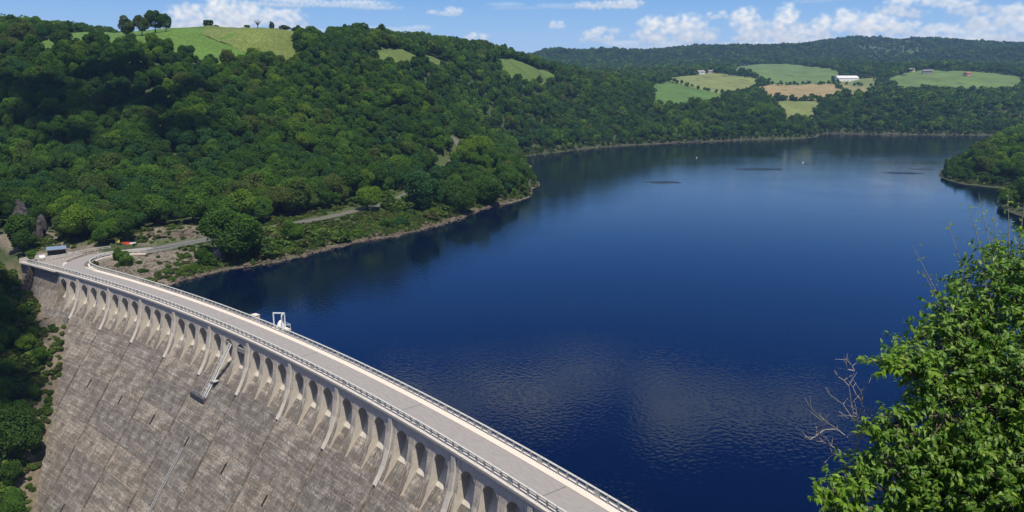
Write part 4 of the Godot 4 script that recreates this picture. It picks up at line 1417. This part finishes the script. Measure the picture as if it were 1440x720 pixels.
func build_rocks() -> void:
	rng.seed = 31
	var rocks := []
	for k in 5: rocks.append(rock_mesh(800 + k, [0.6, 0.8, 0.5, 0.9, 0.7][k]))
	for k in 3: rocks.append(rock_mesh(820 + k, 1.0, 0.34))
	var tan_rock := grained("tan_rock", Color(0.36, 0.30, 0.22), 0.95, 2.5, 0.4, 4.0)
	var grey_rock := grained("grey_rock", Color(0.17, 0.16, 0.16), 0.95, 3.5, 0.4, 6.0)
	# the crag above the terrace
	var crag := thing("rock_crag", "tall dark grey crag rising from the trees left of the terrace", "rock", foot(-163.0, -256.0, 0.5))
	for k in 30:
		var up := rng.randf()
		var s := rng.randf_range(1.2, 2.6) * (1.2 - 0.5 * up)
		part("rock", rocks[5 + rng.randi() % 3], grey_rock, crag, Transform3D(Basis(Vector3(rng.randfn() * 0.25, 1, rng.randfn() * 0.25).normalized(), rng.randf() * TAU).scaled(Vector3(s, s * rng.randf_range(1.5, 2.8), s)), Vector3(2.0 - 10.0 * up + rng.randfn() * 1.6, 1.0 + 12.0 * up, -6.0 * up + rng.randfn() * 1.5)))
	for q in [[3.0, 0.0, 3.5, 3.2], [-3.0, 3.0, 3.4, 4.0], [-6.0, 10.0, 0.5, 3.4], [0.5, 8.0, -1.0, 3.0], [-9.0, 12.0, -3.0, 4.4]]:
		tree("crag_bush", "dark bush growing on the crag, %s" % ["at its foot", "on its lower left shoulder", "half-way up its left side", "on its right flank", "at its top"][[3.2, 4.0, 3.4, 3.0, 4.4].find(q[3])], crag.position + Vector3(q[0], q[1], q[2]), q[3] * 1.2, q[3] * 1.3, 0, "bush", -1, "", false)
	# broken rock in the road cutting
	var cut := thing("rock_cutting", "pale broken rock face in the bank above the shore road", "rock", foot(-120.0, -264.0, 0.5))
	for k in 34:
		var x := rng.randf_range(-9, 12)
		var z := -0.62 * x + rng.randf_range(-5, 3)
		var y := ground(-120.0 + x, -264.0 + z) - cut.position.y
		var s := rng.randf_range(0.8, 2.2)
		part("rock", rocks[rng.randi() % 5], tan_rock, cut, Transform3D(Basis(Vector3.UP, rng.randf() * TAU).scaled(Vector3(s * 1.2, s * rng.randf_range(0.7, 1.3), s)), Vector3(x, y, z)))
	# stones along the water
	var mm := MultiMesh.new()
	var spots := []
	for i in 22:                                   # walk along the surveyed shore
		var a := Vector2(SURVEY[i * 3], SURVEY[i * 3 + 2])
		var c := Vector2(SURVEY[i * 3 + 3], SURVEY[i * 3 + 5])
		var n := int(a.distance_to(c) * (14.0 if i < 11 else 1.8))
		for k in n:
			var p := a.lerp(c, rng.randf()) + Vector2(rng.randfn(), rng.randfn()) * (3.0 if i < 11 else 5.0)
			var h := ground(p.x, p.y)
			if h < -0.2 or h > 1.5 - 0.8 * rng.randf(): continue
			var s := rng.randf_range(0.15, 0.6) * (1.8 if i > 11 else 1.0)
			if rng.randf() < 0.1: s *= 2.0
			spots.append(Transform3D(Basis(Vector3(rng.randfn(), 1, rng.randfn()).normalized(), rng.randf() * TAU).scaled(Vector3(s * 1.3, s, s)), Vector3(p.x, h + s * 0.2, p.y)))
	for k in 1100:
		var x := rng.randf_range(-125.0, -98.0)
		var z := rng.randf_range(-246.0, -222.0)
		var h := ground(x, z)
		if h > 0.2 and h < 4.6 and road_near(x, z).x > 5.0:
			var s := rng.randf_range(0.08, 0.38)
			if rng.randf() < 0.06: s *= 2.2
			spots.append(Transform3D(Basis(Vector3.UP, rng.randf() * TAU).scaled(Vector3(s * 1.3, s, s)), Vector3(x, h + s * 0.1, z)))
	mm.transform_format = MultiMesh.TRANSFORM_3D
	mm.mesh = rocks[0]
	mm.instance_count = spots.size()
	for i in spots.size(): mm.set_instance_transform(i, spots[i])
	var mi := MultiMeshInstance3D.new()
	mi.name = "shore_stones"
	mi.multimesh = mm
	mi.material_override = tan_rock
	mi.set_meta("kind", "stuff")
	mi.set_meta("label", "pale stones scattered along the waterline of the lake")
	mi.set_meta("category", "stones")
	add_child(mi)
	# scrub on the banks
	spots = []
	for k in 30000:
		var x := rng.randf_range(-165.0, 30.0)
		var z := rng.randf_range(-700.0, -215.0)
		if k % 4 > 0: z = rng.randf_range(-460.0, -215.0)
		if k % 3 == 0:
			var q := rng.randi() % 29
			x = lerpf(SURVEY[q * 3], SURVEY[q * 3 + 3], rng.randf()) + rng.randfn() * 7.0
			z = lerpf(SURVEY[q * 3 + 2], SURVEY[q * 3 + 5], rng.randf()) + rng.randfn() * 7.0
		var h := ground(x, z)
		var rd := road_near(x, z).x
		if rd < 4.2: continue
		if x > -142.0 and x < -108.0 and z > -250.0 and rng.randf() < 0.93: continue
		if x < -132.0 and x > -153.0 and z > -247.0: continue
		var band := h > 0.45 and h < 4.5 and rng.randf() < 0.6
		if rd < 11.0 and rd > 6.0 and h > 0.8 and rng.randf() < 0.3: band = true
		if rd < 6.5: band = false
		for q in BARE:
			if Vector2(x - q[0], z - q[1]).length() < q[2] * 1.5 and h > 4.6 and rng.randf() < 0.7: band = true
		if Vector2(x - DAM_X, z - DAM_Z).length() < DAM_R + 4.0: band = false
		if band: spots.append([Vector3(x, h - 0.25, z), rng.randf_range(0.08, 0.22) * (1.5 if z < -600.0 else 1.0)])
	for k in 9000:                                 # between the shore road and the water, and on the gorge side against the dam
		var x := rng.randf_range(-96.0, -20.0)
		var z := rng.randf_range(-352.0, -250.0)
		var gorge := k % 5 < 3
		if gorge:
			x = rng.randf_range(-175.0, -108.0)
			z = rng.randf_range(-236.0, -140.0)
		var h := ground(x, z)
		var rr := Vector2(x - DAM_X, z - DAM_Z).length() - DAM_R
		if gorge and (h > 5.5 or (x > -137.0 and h > -8.0) or h < -62.0 or rr > -6.0 or -rr < pier_front(h - CREST) + 0.4): continue
		if not gorge and (h < 0.9 or h > 9.0 or road_near(x, z).x < 5.0): continue
		var tight: bool = gorge and (-rr < pier_front(h - CREST) + 6.0 or h > 1.0)
		spots.append([Vector3(x, h - 0.3, z), rng.randf_range(0.10, 0.22) * (1.8 if x < -140.0 else 1.0) if tight else rng.randf_range(0.2, 0.55) if gorge else rng.randf_range(0.10, 0.28) + (rng.randf_range(0.1, 0.55) if rng.randf() < 0.22 and (z < -326.0 or z > -288.0) else 0.0)])
	var bm := MultiMesh.new()
	bm.transform_format = MultiMesh.TRANSFORM_3D
	bm.use_colors = true
	bm.mesh = crown_mesh(900, 420, 1.5, Vector3(4.6, 3.0, 4.6), 9, 2.6)
	bm.instance_count = spots.size()
	for i in spots.size():
		var s: float = spots[i][1]
		bm.set_instance_transform(i, Transform3D(Basis(Vector3.UP, rng.randf() * TAU).scaled(Vector3(s * 1.3, s, s * 1.3)), spots[i][0]))
		var t: Color = [Color(0.10, 0.18, 0.03), Color(0.07, 0.13, 0.025), Color(0.14, 0.20, 0.04), Color(0.10, 0.115, 0.04)][rng.randi() % 4]
		bm.set_instance_color(i, t)
	var bi := MultiMeshInstance3D.new()
	bi.name = "bank_scrub"
	bi.multimesh = bm
	bi.material_override = leaf_material("scrub", Color(1, 1, 1))
	bi.set_meta("kind", "stuff")
	bi.set_meta("label", "low green scrub along the banks and road verges")
	bi.set_meta("category", "scrub")
	add_child(bi)
	print("scrub: ", spots.size())

func build_roads() -> void:
	var asphalt := grained("grey_asphalt", Color(0.22, 0.205, 0.19), 0.93, 5.0)
	var pale: Material = mats["pale_asphalt"]
	setting("bend_road", strip(ROAD.slice(0, 9), 2.7, 0.012), pale)
	setting("shore_road", strip(ROAD.slice(8), 2.5, 0.02), asphalt)
	setting("grass_verge", strip(ROAD.slice(9, 21), 4.2, 0.008), grained("verge_grass", Color(0.15, 0.24, 0.04), 0.95, 3.0, 0.4))
	setting("bend_kerb", strip(BEND, 0.55, 0.12, 0.0, 0.5), mats["kerb_concrete"])
	# terrace at the end of the dam
	var b := Builder.new()
	var ring := PackedVector2Array([Vector2(-153, -233), Vector2(-150, -240.5), Vector2(-146, -243), Vector2(-139.5, -243), Vector2(-136.2, -240), Vector2(-136.5, -234), Vector2(-136.0, -227), Vector2(-133.0, -221.6), Vector2(-128.0, -216.6), Vector2(-131.5, -214.5), Vector2(-140, -220.5), Vector2(-149, -226.5)])
	for i in Geometry2D.triangulate_polygon(ring): b.v.append(Vector3(ring[i].x, 5.004, ring[i].y))
	setting("terrace", b.mesh(), grained("terrace_concrete", Color(0.48, 0.44, 0.38), 0.93, 6.0))
	# white fence on the lake side of the shore road
	var fence := thing("roadside_fence", "low white slatted fence between the shore road and the rubble bank", "fence", Vector3(-110, 5, -247))
	var white := grained("fence_paint", Color(0.60, 0.62, 0.62), 0.7, 3.0)
	var line := [Vector3(-117.0, 5, -240.8), Vector3(-113.5, 5, -246.5), Vector3(-110.2, 5.0, -252.0), Vector3(-106.6, 5.1, -257.5), Vector3(-101.5, 5.1, -264.2), Vector3(-97.0, 5.2, -269.6)]
	var rail := Builder.new()
	var low := Builder.new()
	var post := Builder.new()
	post.box(Vector3(0, 0.55, 0), Vector3(0.14, 1.5, 0.14))
	var slat := Builder.new()
	slat.box(Vector3(0, 0.62, 0), Vector3(0.16, 0.86, 0.04))
	var pm := post.mesh()
	var sm := slat.mesh()
	for k in line.size() - 1:
		var a: Vector3 = line[k] - fence.position
		var c: Vector3 = line[k + 1] - fence.position
		rail.bar(a + Vector3.UP * 1.15, c + Vector3.UP * 1.15, 0.12, 0.16)
		low.bar(a + Vector3.UP * 0.2, c + Vector3.UP * 0.2, 0.12, 0.16)
		var turn := Basis(Vector3.UP, atan2(-(c - a).z, (c - a).x))
		var n := int((c - a).length() / 0.32)
		for i in n:
			var p := a.lerp(c, i / float(n))
			part("post" if i % 6 == 0 else "slat", pm if i % 6 == 0 else sm, white, fence, Transform3D(turn, p))
	part("top_rail", rail.mesh(), white, fence)
	part("bottom_rail", low.mesh(), white, fence)

func build_dam_gear() -> void:
	var white := plain("white_steel", Color(0.72, 0.76, 0.74), 0.45)
	var steel := plain("galvanised_steel", Color(0.48, 0.49, 0.50), 0.5, 0.3)
	var dark := plain("dark_steel", Color(0.10, 0.105, 0.12), 0.6, 0.3)
	# hoist frame on the lake side
	var f := bay_frame(5.37)
	var at := f * Vector3(0, 0, -3.0)
	var h := thing("gate_hoist", "white steel hoist frame with a covered winch on the lake side of the dam", "hoist", at)
	h.basis = f.basis
	var b := Builder.new()
	b.box(Vector3(0, -0.25, 0), Vector3(4.2, 0.3, 2.6))
	part("platform", b.mesh(), grained("kerb_concrete", Color.WHITE, 0.9, 4.0), h)
	var under := Builder.new()
	under.box(Vector3(0, -3.4, 0.5), Vector3(2.6, 6.0, 1.6))
	part("pier", under.mesh(), mats["pale_concrete_1"], h)
	for p in [Vector3(-1.6, 0, 0.7), Vector3(0.3, 0, -0.9), Vector3(1.7, 0, 0.6)]:
		b = Builder.new()
		b.box(p + Vector3(0, 1.6, 0), Vector3(0.2, 3.4, 0.2))
		part("post", b.mesh(), white, h)
	for e in [[Vector3(-1.6, 3.2, 0.7), Vector3(0.3, 3.2, -0.9)], [Vector3(0.3, 3.2, -0.9), Vector3(1.7, 3.2, 0.6)]]:
		b = Builder.new()
		b.bar(e[0], e[1], 0.2, 0.24)
		part("beam", b.mesh(), white, h)
	b = Builder.new()
	b.tube([Vector3(0, -0.1, 0), Vector3(0, 0.6, 0), Vector3(0.05, 1.1, 0), Vector3(0.1, 1.55, 0), Vector3(0.1, 1.75, 0)], [0.85, 0.8, 0.62, 0.35, 0.1], 9)
	part("winch_cover", b.mesh(), plain("white_cover", Color(0.80, 0.82, 0.80), 0.6), h)
	b = Builder.new()
	b.tube([Vector3(0.3, 3.1, -0.8), Vector3(0.1, 1.6, 0)], [0.03, 0.03], 4)
	part("cable", b.mesh(), dark, h)
	for q in [[Vector3(-2.0, 0.55, -1.2), Vector3(2.0, 0.55, -1.2)], [Vector3(-2.0, 1.0, -1.2), Vector3(2.0, 1.0, -1.2)], [Vector3(2.0, 1.0, -1.2), Vector3(2.0, 1.0, 1.2)]]:
		b = Builder.new()
		b.bar(q[0], q[1], 0.06, 0.06)
		part("guard_rail", b.mesh(), white, h)
	for p in [Vector3(-2.0, 0.5, -1.2), Vector3(2.0, 0.5, -1.2), Vector3(2.0, 0.5, 1.2)]:
		b = Builder.new()
		b.box(p, Vector3(0.07, 1.1, 0.07))
		part("guard_post", b.mesh(), white, h)
	# a small concrete housing on the same side
	f = bay_frame(4.82)
	var box := thing("valve_housing", "small pale concrete housing on the lake railing left of the hoist", "housing", f * Vector3(0, 0, -2.3))
	box.basis = f.basis
	b = Builder.new()
	b.box(Vector3(0, 0.1, 0), Vector3(1.7, 2.0, 1.1))
	part("wall", b.mesh(), mats["kerb_concrete"], box)
	b = Builder.new()
	b.box(Vector3(0, 1.16, 0), Vector3(1.9, 0.12, 1.3))
	part("cap", b.mesh(), mats["kerb_concrete"], box)
	# inspection stair hanging on the downstream face
	f = bay_frame(5.0)
	var stair := thing("inspection_stair", "white steel stair hanging down the dam face to a dark platform", "stair", f * Vector3(0, -14.0, 11.0))
	stair.basis = f.basis
	var top := Vector3(1.5, 11.4, -4.6)
	var mid := Vector3(-0.9, 3.6, -1.4)
	var low := Vector3(-2.0, -0.4, 0.6)
	for s in [-0.42, 0.42]:
		b = Builder.new()
		b.bar(top + Vector3(s, 0, 0), mid + Vector3(s, 0, 0), 0.1, 0.24)
		b.bar(mid + Vector3(s, 0, 0), low + Vector3(s, 0, 0), 0.1, 0.24)
		part("stringer", b.mesh(), white, stair)
		b = Builder.new()
		for e in [[top, mid], [mid, low]]:
			b.bar(e[0] + Vector3(s, 0.8, 0.5), e[1] + Vector3(s, 0.8, 0.5), 0.06, 0.06)
			for k in 6:
				var p: Vector3 = e[0].lerp(e[1], k / 5.0) + Vector3(s, 0, 0)
				b.bar(p, p + Vector3(0, 0.8, 0.5), 0.05, 0.05)
		part("handrail", b.mesh(), white, stair)
	var step := Builder.new()
	step.box(Vector3.ZERO, Vector3(0.8, 0.05, 0.28))
	for k in 34:
		var p := top.lerp(mid, k / 22.0) if k < 22 else mid.lerp(low, (k - 22) / 12.0)
		part("step", step.mesh(), steel, stair, Transform3D(Basis(), p))
	b = Builder.new()
	b.box(mid + Vector3(0.5, -0.15, 0.1), Vector3(1.9, 0.12, 1.2))
	part("landing", b.mesh(), steel, stair)
	b = Builder.new()
	b.box(Vector3(-3.9, -0.6, 0.9), Vector3(6.2, 0.9, 1.1))
	part("platform", b.mesh(), dark, stair)
	b = Builder.new()
	for q in [Vector3(-6.8, 0.3, 1.4), Vector3(-3.9, 0.3, 1.4), Vector3(-1.0, 0.3, 1.4)]: b.box(q, Vector3(0.07, 1.2, 0.07))
	b.bar(Vector3(-6.9, 0.9, 1.4), Vector3(-0.9, 0.9, 1.4), 0.06, 0.06)
	part("platform_rail", b.mesh(), steel, stair)
	# ladder from the drain slot downwards
	var lad := thing("dam_ladder", "long pale steel ladder lying on the dam face below a drain slot", "ladder", f * Vector3(0, -40.0, pier_front(-40.0) + 0.3))
	lad.basis = f.basis
	for s in [-0.3, 0.3]:
		b = Builder.new()
		b.bar(Vector3(s, 16.8, -16.8 * 0.7), Vector3(s, -18.0, 18.0 * 0.7), 0.16, 0.16)
		part("rail", b.mesh(), steel, lad)
	var rung := Builder.new()
	rung.box(Vector3.ZERO, Vector3(0.6, 0.05, 0.05))
	for k in 58:
		var y := 16.5 - k * 0.6
		part("rung", rung.mesh(), steel, lad, Transform3D(Basis(), Vector3(0, y, -y * 0.7)))

func build_terrace_things() -> void:
	# shelter with a blue-grey sheet roof
	var s := thing("shelter", "small shelter with a blue-grey sheet roof at the back of the terrace", "shelter", Vector3(-144.5, 5, -238.6), 0.55)
	var roof := plain("blue_sheet", Color(0.21, 0.27, 0.36), 0.45, 0.2)
	var b := Builder.new()
	b.box(Vector3(0, 2.15, 0), Vector3(5.6, 0.12, 2.9), Basis(Vector3.RIGHT, 0.22))
	var r := part("roof", b.mesh(), roof, s)
	var rib := Builder.new()
	rib.box(Vector3.ZERO, Vector3(0.05, 0.06, 2.9))
	for k in 8: part("rib", rib.mesh(), roof, r, Transform3D(Basis(Vector3.RIGHT, 0.22), Vector3(-2.45 + 0.7 * k, 2.23, 0)))
	for p in [Vector3(-2.5, 0, -1.1), Vector3(2.5, 0, -1.1), Vector3(-2.5, 0, 1.1), Vector3(2.5, 0, 1.1)]:
		b = Builder.new()
		b.box(p + Vector3(0, 1.0, 0), Vector3(0.14, 2.1 - 0.4 * signf(p.z) * 0.5, 0.14))
		part("post", b.mesh(), plain("brown_timber", Color(0.10, 0.075, 0.055)), s)
	b = Builder.new()
	b.box(Vector3(0, 0.9, -1.15), Vector3(4.9, 1.7, 0.1))
	part("back_wall", b.mesh(), plain("brown_timber", Color(0.10, 0.075, 0.055)), s)
	# notice panel
	var n := thing("notice_panel", "small dark and white notice panel standing on the pale terrace", "sign", Vector3(-144.0, 5, -230.0), 0.7)
	b = Builder.new()
	b.box(Vector3(0, 1.25, 0), Vector3(1.5, 0.9, 0.08), Basis(Vector3.RIGHT, -0.5))
	part("board", b.mesh(), plain("notice_white", Color(0.62, 0.66, 0.72), 0.5), n)
	for x in [-0.6, 0.6]:
		b = Builder.new()
		b.box(Vector3(x, 0.6, -0.05), Vector3(0.1, 1.2, 0.1))
		part("post", b.mesh(), plain("notice_dark", Color(0.03, 0.035, 0.06), 0.6), n)
	# works at the roadside
	var y := thing("works_sign", "yellow roadworks panel on a stand at the far side of the bend", "sign", foot(-131.0, -250.4, 0.02), 0.2)
	b = Builder.new()
	b.box(Vector3(0, 0.95, 0), Vector3(1.3, 1.1, 0.08))
	part("panel", b.mesh(), plain("signal_yellow", Color(0.75, 0.55, 0.03), 0.5), y)
	for x in [-0.4, 0.4]:
		b = Builder.new()
		b.bar(Vector3(x, 0, 0.3), Vector3(x, 1.2, -0.06), 0.06, 0.06)
		b.bar(Vector3(x, 0, -0.4), Vector3(x, 1.2, -0.06), 0.06, 0.06)
		part("leg", b.mesh(), plain("galvanised_steel", Color.WHITE), y)
	for q in [["red", foot(-128.4, -250.6, 0.02), Color(0.62, 0.05, 0.03)], ["white", foot(-126.5, -251.4, 0.02), Color(0.75, 0.76, 0.75)]]:
		var w := thing("road_barrier", q[0] + " plastic road barrier block beside the yellow works panel", "barrier", q[1], 0.35, "red and white barrier blocks")
		b = Builder.new()
		var m := plain("barrier_" + q[0], q[2], 0.5)
		for e in [[0.0, 0.28, 0.62, 0.5], [0.28, 0.55, 0.5, 0.3], [0.55, 1.15, 0.3, 0.2]]:
			for sgn in [-1.0, 1.0]:
				b.quad(Vector3(-1, e[0], sgn * e[2] / 2), Vector3(1, e[0], sgn * e[2] / 2), Vector3(1, e[1], sgn * e[3] / 2), Vector3(-1, e[1], sgn * e[3] / 2))
				b.quad(Vector3(sgn, e[0], -e[2] / 2), Vector3(sgn, e[0], e[2] / 2), Vector3(sgn, e[1], e[3] / 2), Vector3(sgn, e[1], -e[3] / 2))
		b.quad(Vector3(-1, 1.15, -0.1), Vector3(1, 1.15, -0.1), Vector3(1, 1.15, 0.1), Vector3(-1, 1.15, 0.1))
		part("body", b.mesh(), m, w)
		b = Builder.new()
		b.box(Vector3(0, 0.1, 0), Vector3(2.04, 0.16, 0.66))
		part("foot", b.mesh(), m, w)

func house(called: String, label: String, at: Vector3, turn: float, size: Vector3, wall: Color, roof: Color, doors := 1, windows := 3) -> void:
	var h := thing(called, label, "house" if called != "barn" else "barn", at, turn)
	var b := Builder.new()
	var x := size.x / 2.0
	var z := size.z / 2.0
	var ridge := size.y + z * 0.55
	b.box(Vector3(0, size.y / 2.0 - 1.0, 0), Vector3(size.x, size.y + 2.0, size.z))
	for s in [-1.0, 1.0]: b.tri(Vector3(s * (x - 0.01), size.y - 0.01, -z), Vector3(s * (x - 0.01), size.y - 0.01, z), Vector3(s * (x - 0.01), ridge - 0.15, 0))
	var k := "%.2f%.2f" % [wall.r, wall.g]
	part("wall", b.mesh(), plain("plaster" + k, wall, 0.9), h)
	b = Builder.new()
	for s in [-1.0, 1.0]:
		b.quad(Vector3(-x - 0.5, ridge, 0), Vector3(x + 0.5, ridge, 0), Vector3(x + 0.5, size.y - 0.35, s * (z + 0.6)), Vector3(-x - 0.5, size.y - 0.35, s * (z + 0.6)))
		b.quad(Vector3(-x - 0.5, ridge - 0.25, 0), Vector3(x + 0.5, ridge - 0.25, 0), Vector3(x + 0.5, size.y - 0.6, s * (z + 0.6)), Vector3(-x - 0.5, size.y - 0.6, s * (z + 0.6)))
	var rf := part("roof", b.mesh(), plain("roof%.2f%.2f" % [roof.r, roof.g], roof, 0.85), h)
	if called != "barn":
		b = Builder.new()
		b.box(Vector3(x * 0.5, ridge + 0.4, 0.4), Vector3(0.8, 1.6, 0.8))
		part("chimney", b.mesh(), plain("plaster" + k, wall, 0.9), rf)
	var glass := plain("dark_window", Color(0.03, 0.035, 0.045), 0.2)
	for i in windows:
		b = Builder.new()
		b.box(Vector3(lerpf(-x * 0.8, x * 0.8, (i + 0.5) / windows), size.y * 0.62, z + 0.03), Vector3(1.1, 1.4, 0.1))
		part("window", b.mesh(), glass, h)
	for i in doors:
		b = Builder.new()
		b.box(Vector3(lerpf(-x * 0.5, x * 0.6, (i + 0.3) / maxf(doors, 1)), 1.1, z + 0.03), Vector3(1.2, 2.2, 0.12))
		part("door", b.mesh(), plain("dark_door", Color(0.06, 0.045, 0.035)), h)

func build_far_things() -> void:
	house("farmhouse", "white farmhouse between dark trees at the far edge of the pale meadow", foot(372, -1556, 0), 0.3, Vector3(15, 6.5, 9), Color(0.72, 0.71, 0.68), Color(0.30, 0.29, 0.29), 1, 4)
	house("farmhouse", "small pale outbuilding right of the white farmhouse", foot(393, -1560, 0), -0.2, Vector3(10, 4.5, 8), Color(0.60, 0.58, 0.54), Color(0.26, 0.24, 0.23), 1, 2)
	house("barn", "long white barn standing above the hay field", foot(668, -1575, 0), 0.12, Vector3(44, 6.5, 17), Color(0.78, 0.77, 0.72), Color(0.62, 0.62, 0.60), 3, 0)
	house("farmhouse", "pinkish house with a red roof on the right hill meadow", foot(872, -1512, 0), 0.5, Vector3(11, 7.0, 9), Color(0.58, 0.36, 0.30), Color(0.40, 0.12, 0.08), 1, 3)
	house("farmhouse", "grey stone house left of the red-roofed one on the right hill", foot(815, -1550, 0), -0.3, Vector3(16, 6.5, 9), Color(0.30, 0.28, 0.27), Color(0.20, 0.19, 0.20), 1, 4)
	house("farmhouse", "small cream house at the top of the right hill meadow", foot(808, -1600, 0), 0.2, Vector3(12, 6.0, 9), Color(0.62, 0.54, 0.40), Color(0.40, 0.34, 0.26), 1, 3)
	for q in [[158.0, -660.0, "small white buoy floating far out, left of the other buoy"], [232.0, -614.0, "small white buoy floating on the open lake, the right-hand one"]]:
		var o := thing("buoy", q[2], "buoy", Vector3(q[0], 0, q[1]), 0.0, "white buoys on the lake")
		var b := Builder.new()
		b.tube([Vector3(0, -0.3, 0), Vector3(0, 0.0, 0), Vector3(0, 0.3, 0), Vector3(0, 0.55, 0), Vector3(0, 0.65, 0)], [0.2, 0.36, 0.42, 0.3, 0.1], 10)
		part("float", b.mesh(), plain("buoy_white", Color(0.85, 0.85, 0.82), 0.5), o)
		b = Builder.new()
		b.tube([Vector3(0, 0.6, 0), Vector3(0, 1.0, 0)], [0.05, 0.04], 5)
		part("stem", b.mesh(), plain("buoy_white", Color.WHITE), o)
	# beds of water weed that break the surface of the lake
	var f := noise(88, 0.05, 3)
	for q in [[182.0, -562.0, 38.0, 9.0, "oval dark bed of water weed out on the middle of the lake"], [272.0, -535.0, 26.0, 7.0, "dark bed of water weed just off the right-hand wooded point"], [300.0, -562.0, 20.0, 4.0, "thin streak of water weed beyond the right-hand point"], [95.0, -480.0, 22.0, 6.0, "faint bed of water weed off the headland"]]:
		var b := Builder.new()
		var edge := []
		for k in 40:
			var w := TAU * k / 40.0
			var g := 1.0 + 0.35 * f.get_noise_2d(cos(w) * 30.0 + q[0], sin(w) * 30.0)
			edge.append(Vector3(cos(w) * q[2] * 0.5 * g, 0.012, sin(w) * q[3] * g))
		for k in 40:
			b.tri(Vector3(0, 0.012, 0), edge[k], edge[(k + 1) % 40])
		var m := plain("water_weed", Color(0.016, 0.026, 0.020), 0.45)
		m.metallic_specular = 0.25
		var o := part("weed_bed", b.mesh(), m)
		o.position = Vector3(q[0], 0, q[1])
		tag(o, q[4], "water weed")

# clouds over the valley, above and behind the viewer: the shade on the hill and in the gorge is theirs
func build_clouds() -> void:
	rng.seed = 808
	var vapour := plain("cloud_vapour", Color(0.92, 0.93, 0.95), 1.0)
	var ball := SphereMesh.new()
	ball.radial_segments = 20
	ball.rings = 10
	var sun := Vector3(0.185, 0.90, 0.406)
	for q in [[-225.0, 50.0, -380.0, 95.0, 48.0, "heaped white cloud high overhead whose shade lies on the wooded hill"], [-171.0, -12.0, -171.0, 46.0, 50.0, "small white cloud high overhead whose shade lies in the gorge below the dam"]]:
		var at := Vector3(q[0], q[1], q[2]) + sun * 800.0
		var c := thing("cloud", q[5], "cloud", at)
		for k in int(q[3] * (0.3 if q[3] > 60.0 else 1.1)):
			var w := TAU * rng.randf()
			var d := sqrt(rng.randf())
			var s := rng.randf_range(7.0, 17.0) * (1.25 - 0.5 * d)
			part("puff", ball, vapour, c, Transform3D(Basis.from_scale(Vector3(s * 1.3, s * 0.8, s) * 2.0), Vector3(cos(w) * d * q[3], rng.randf_range(0, 22), sin(w) * d * q[4])))

func _ready() -> void:
	rng.seed = 1
	set_view()
	survey_land()
	build_land()
	build_water()
	build_dam()
	build_roads()
	make_tree_kit()
	plant_forest()
	plant_single_trees()
	build_rocks()
	build_dam_gear()
	build_terrace_things()
	build_far_things()
	build_clouds()
	plant_foreground()
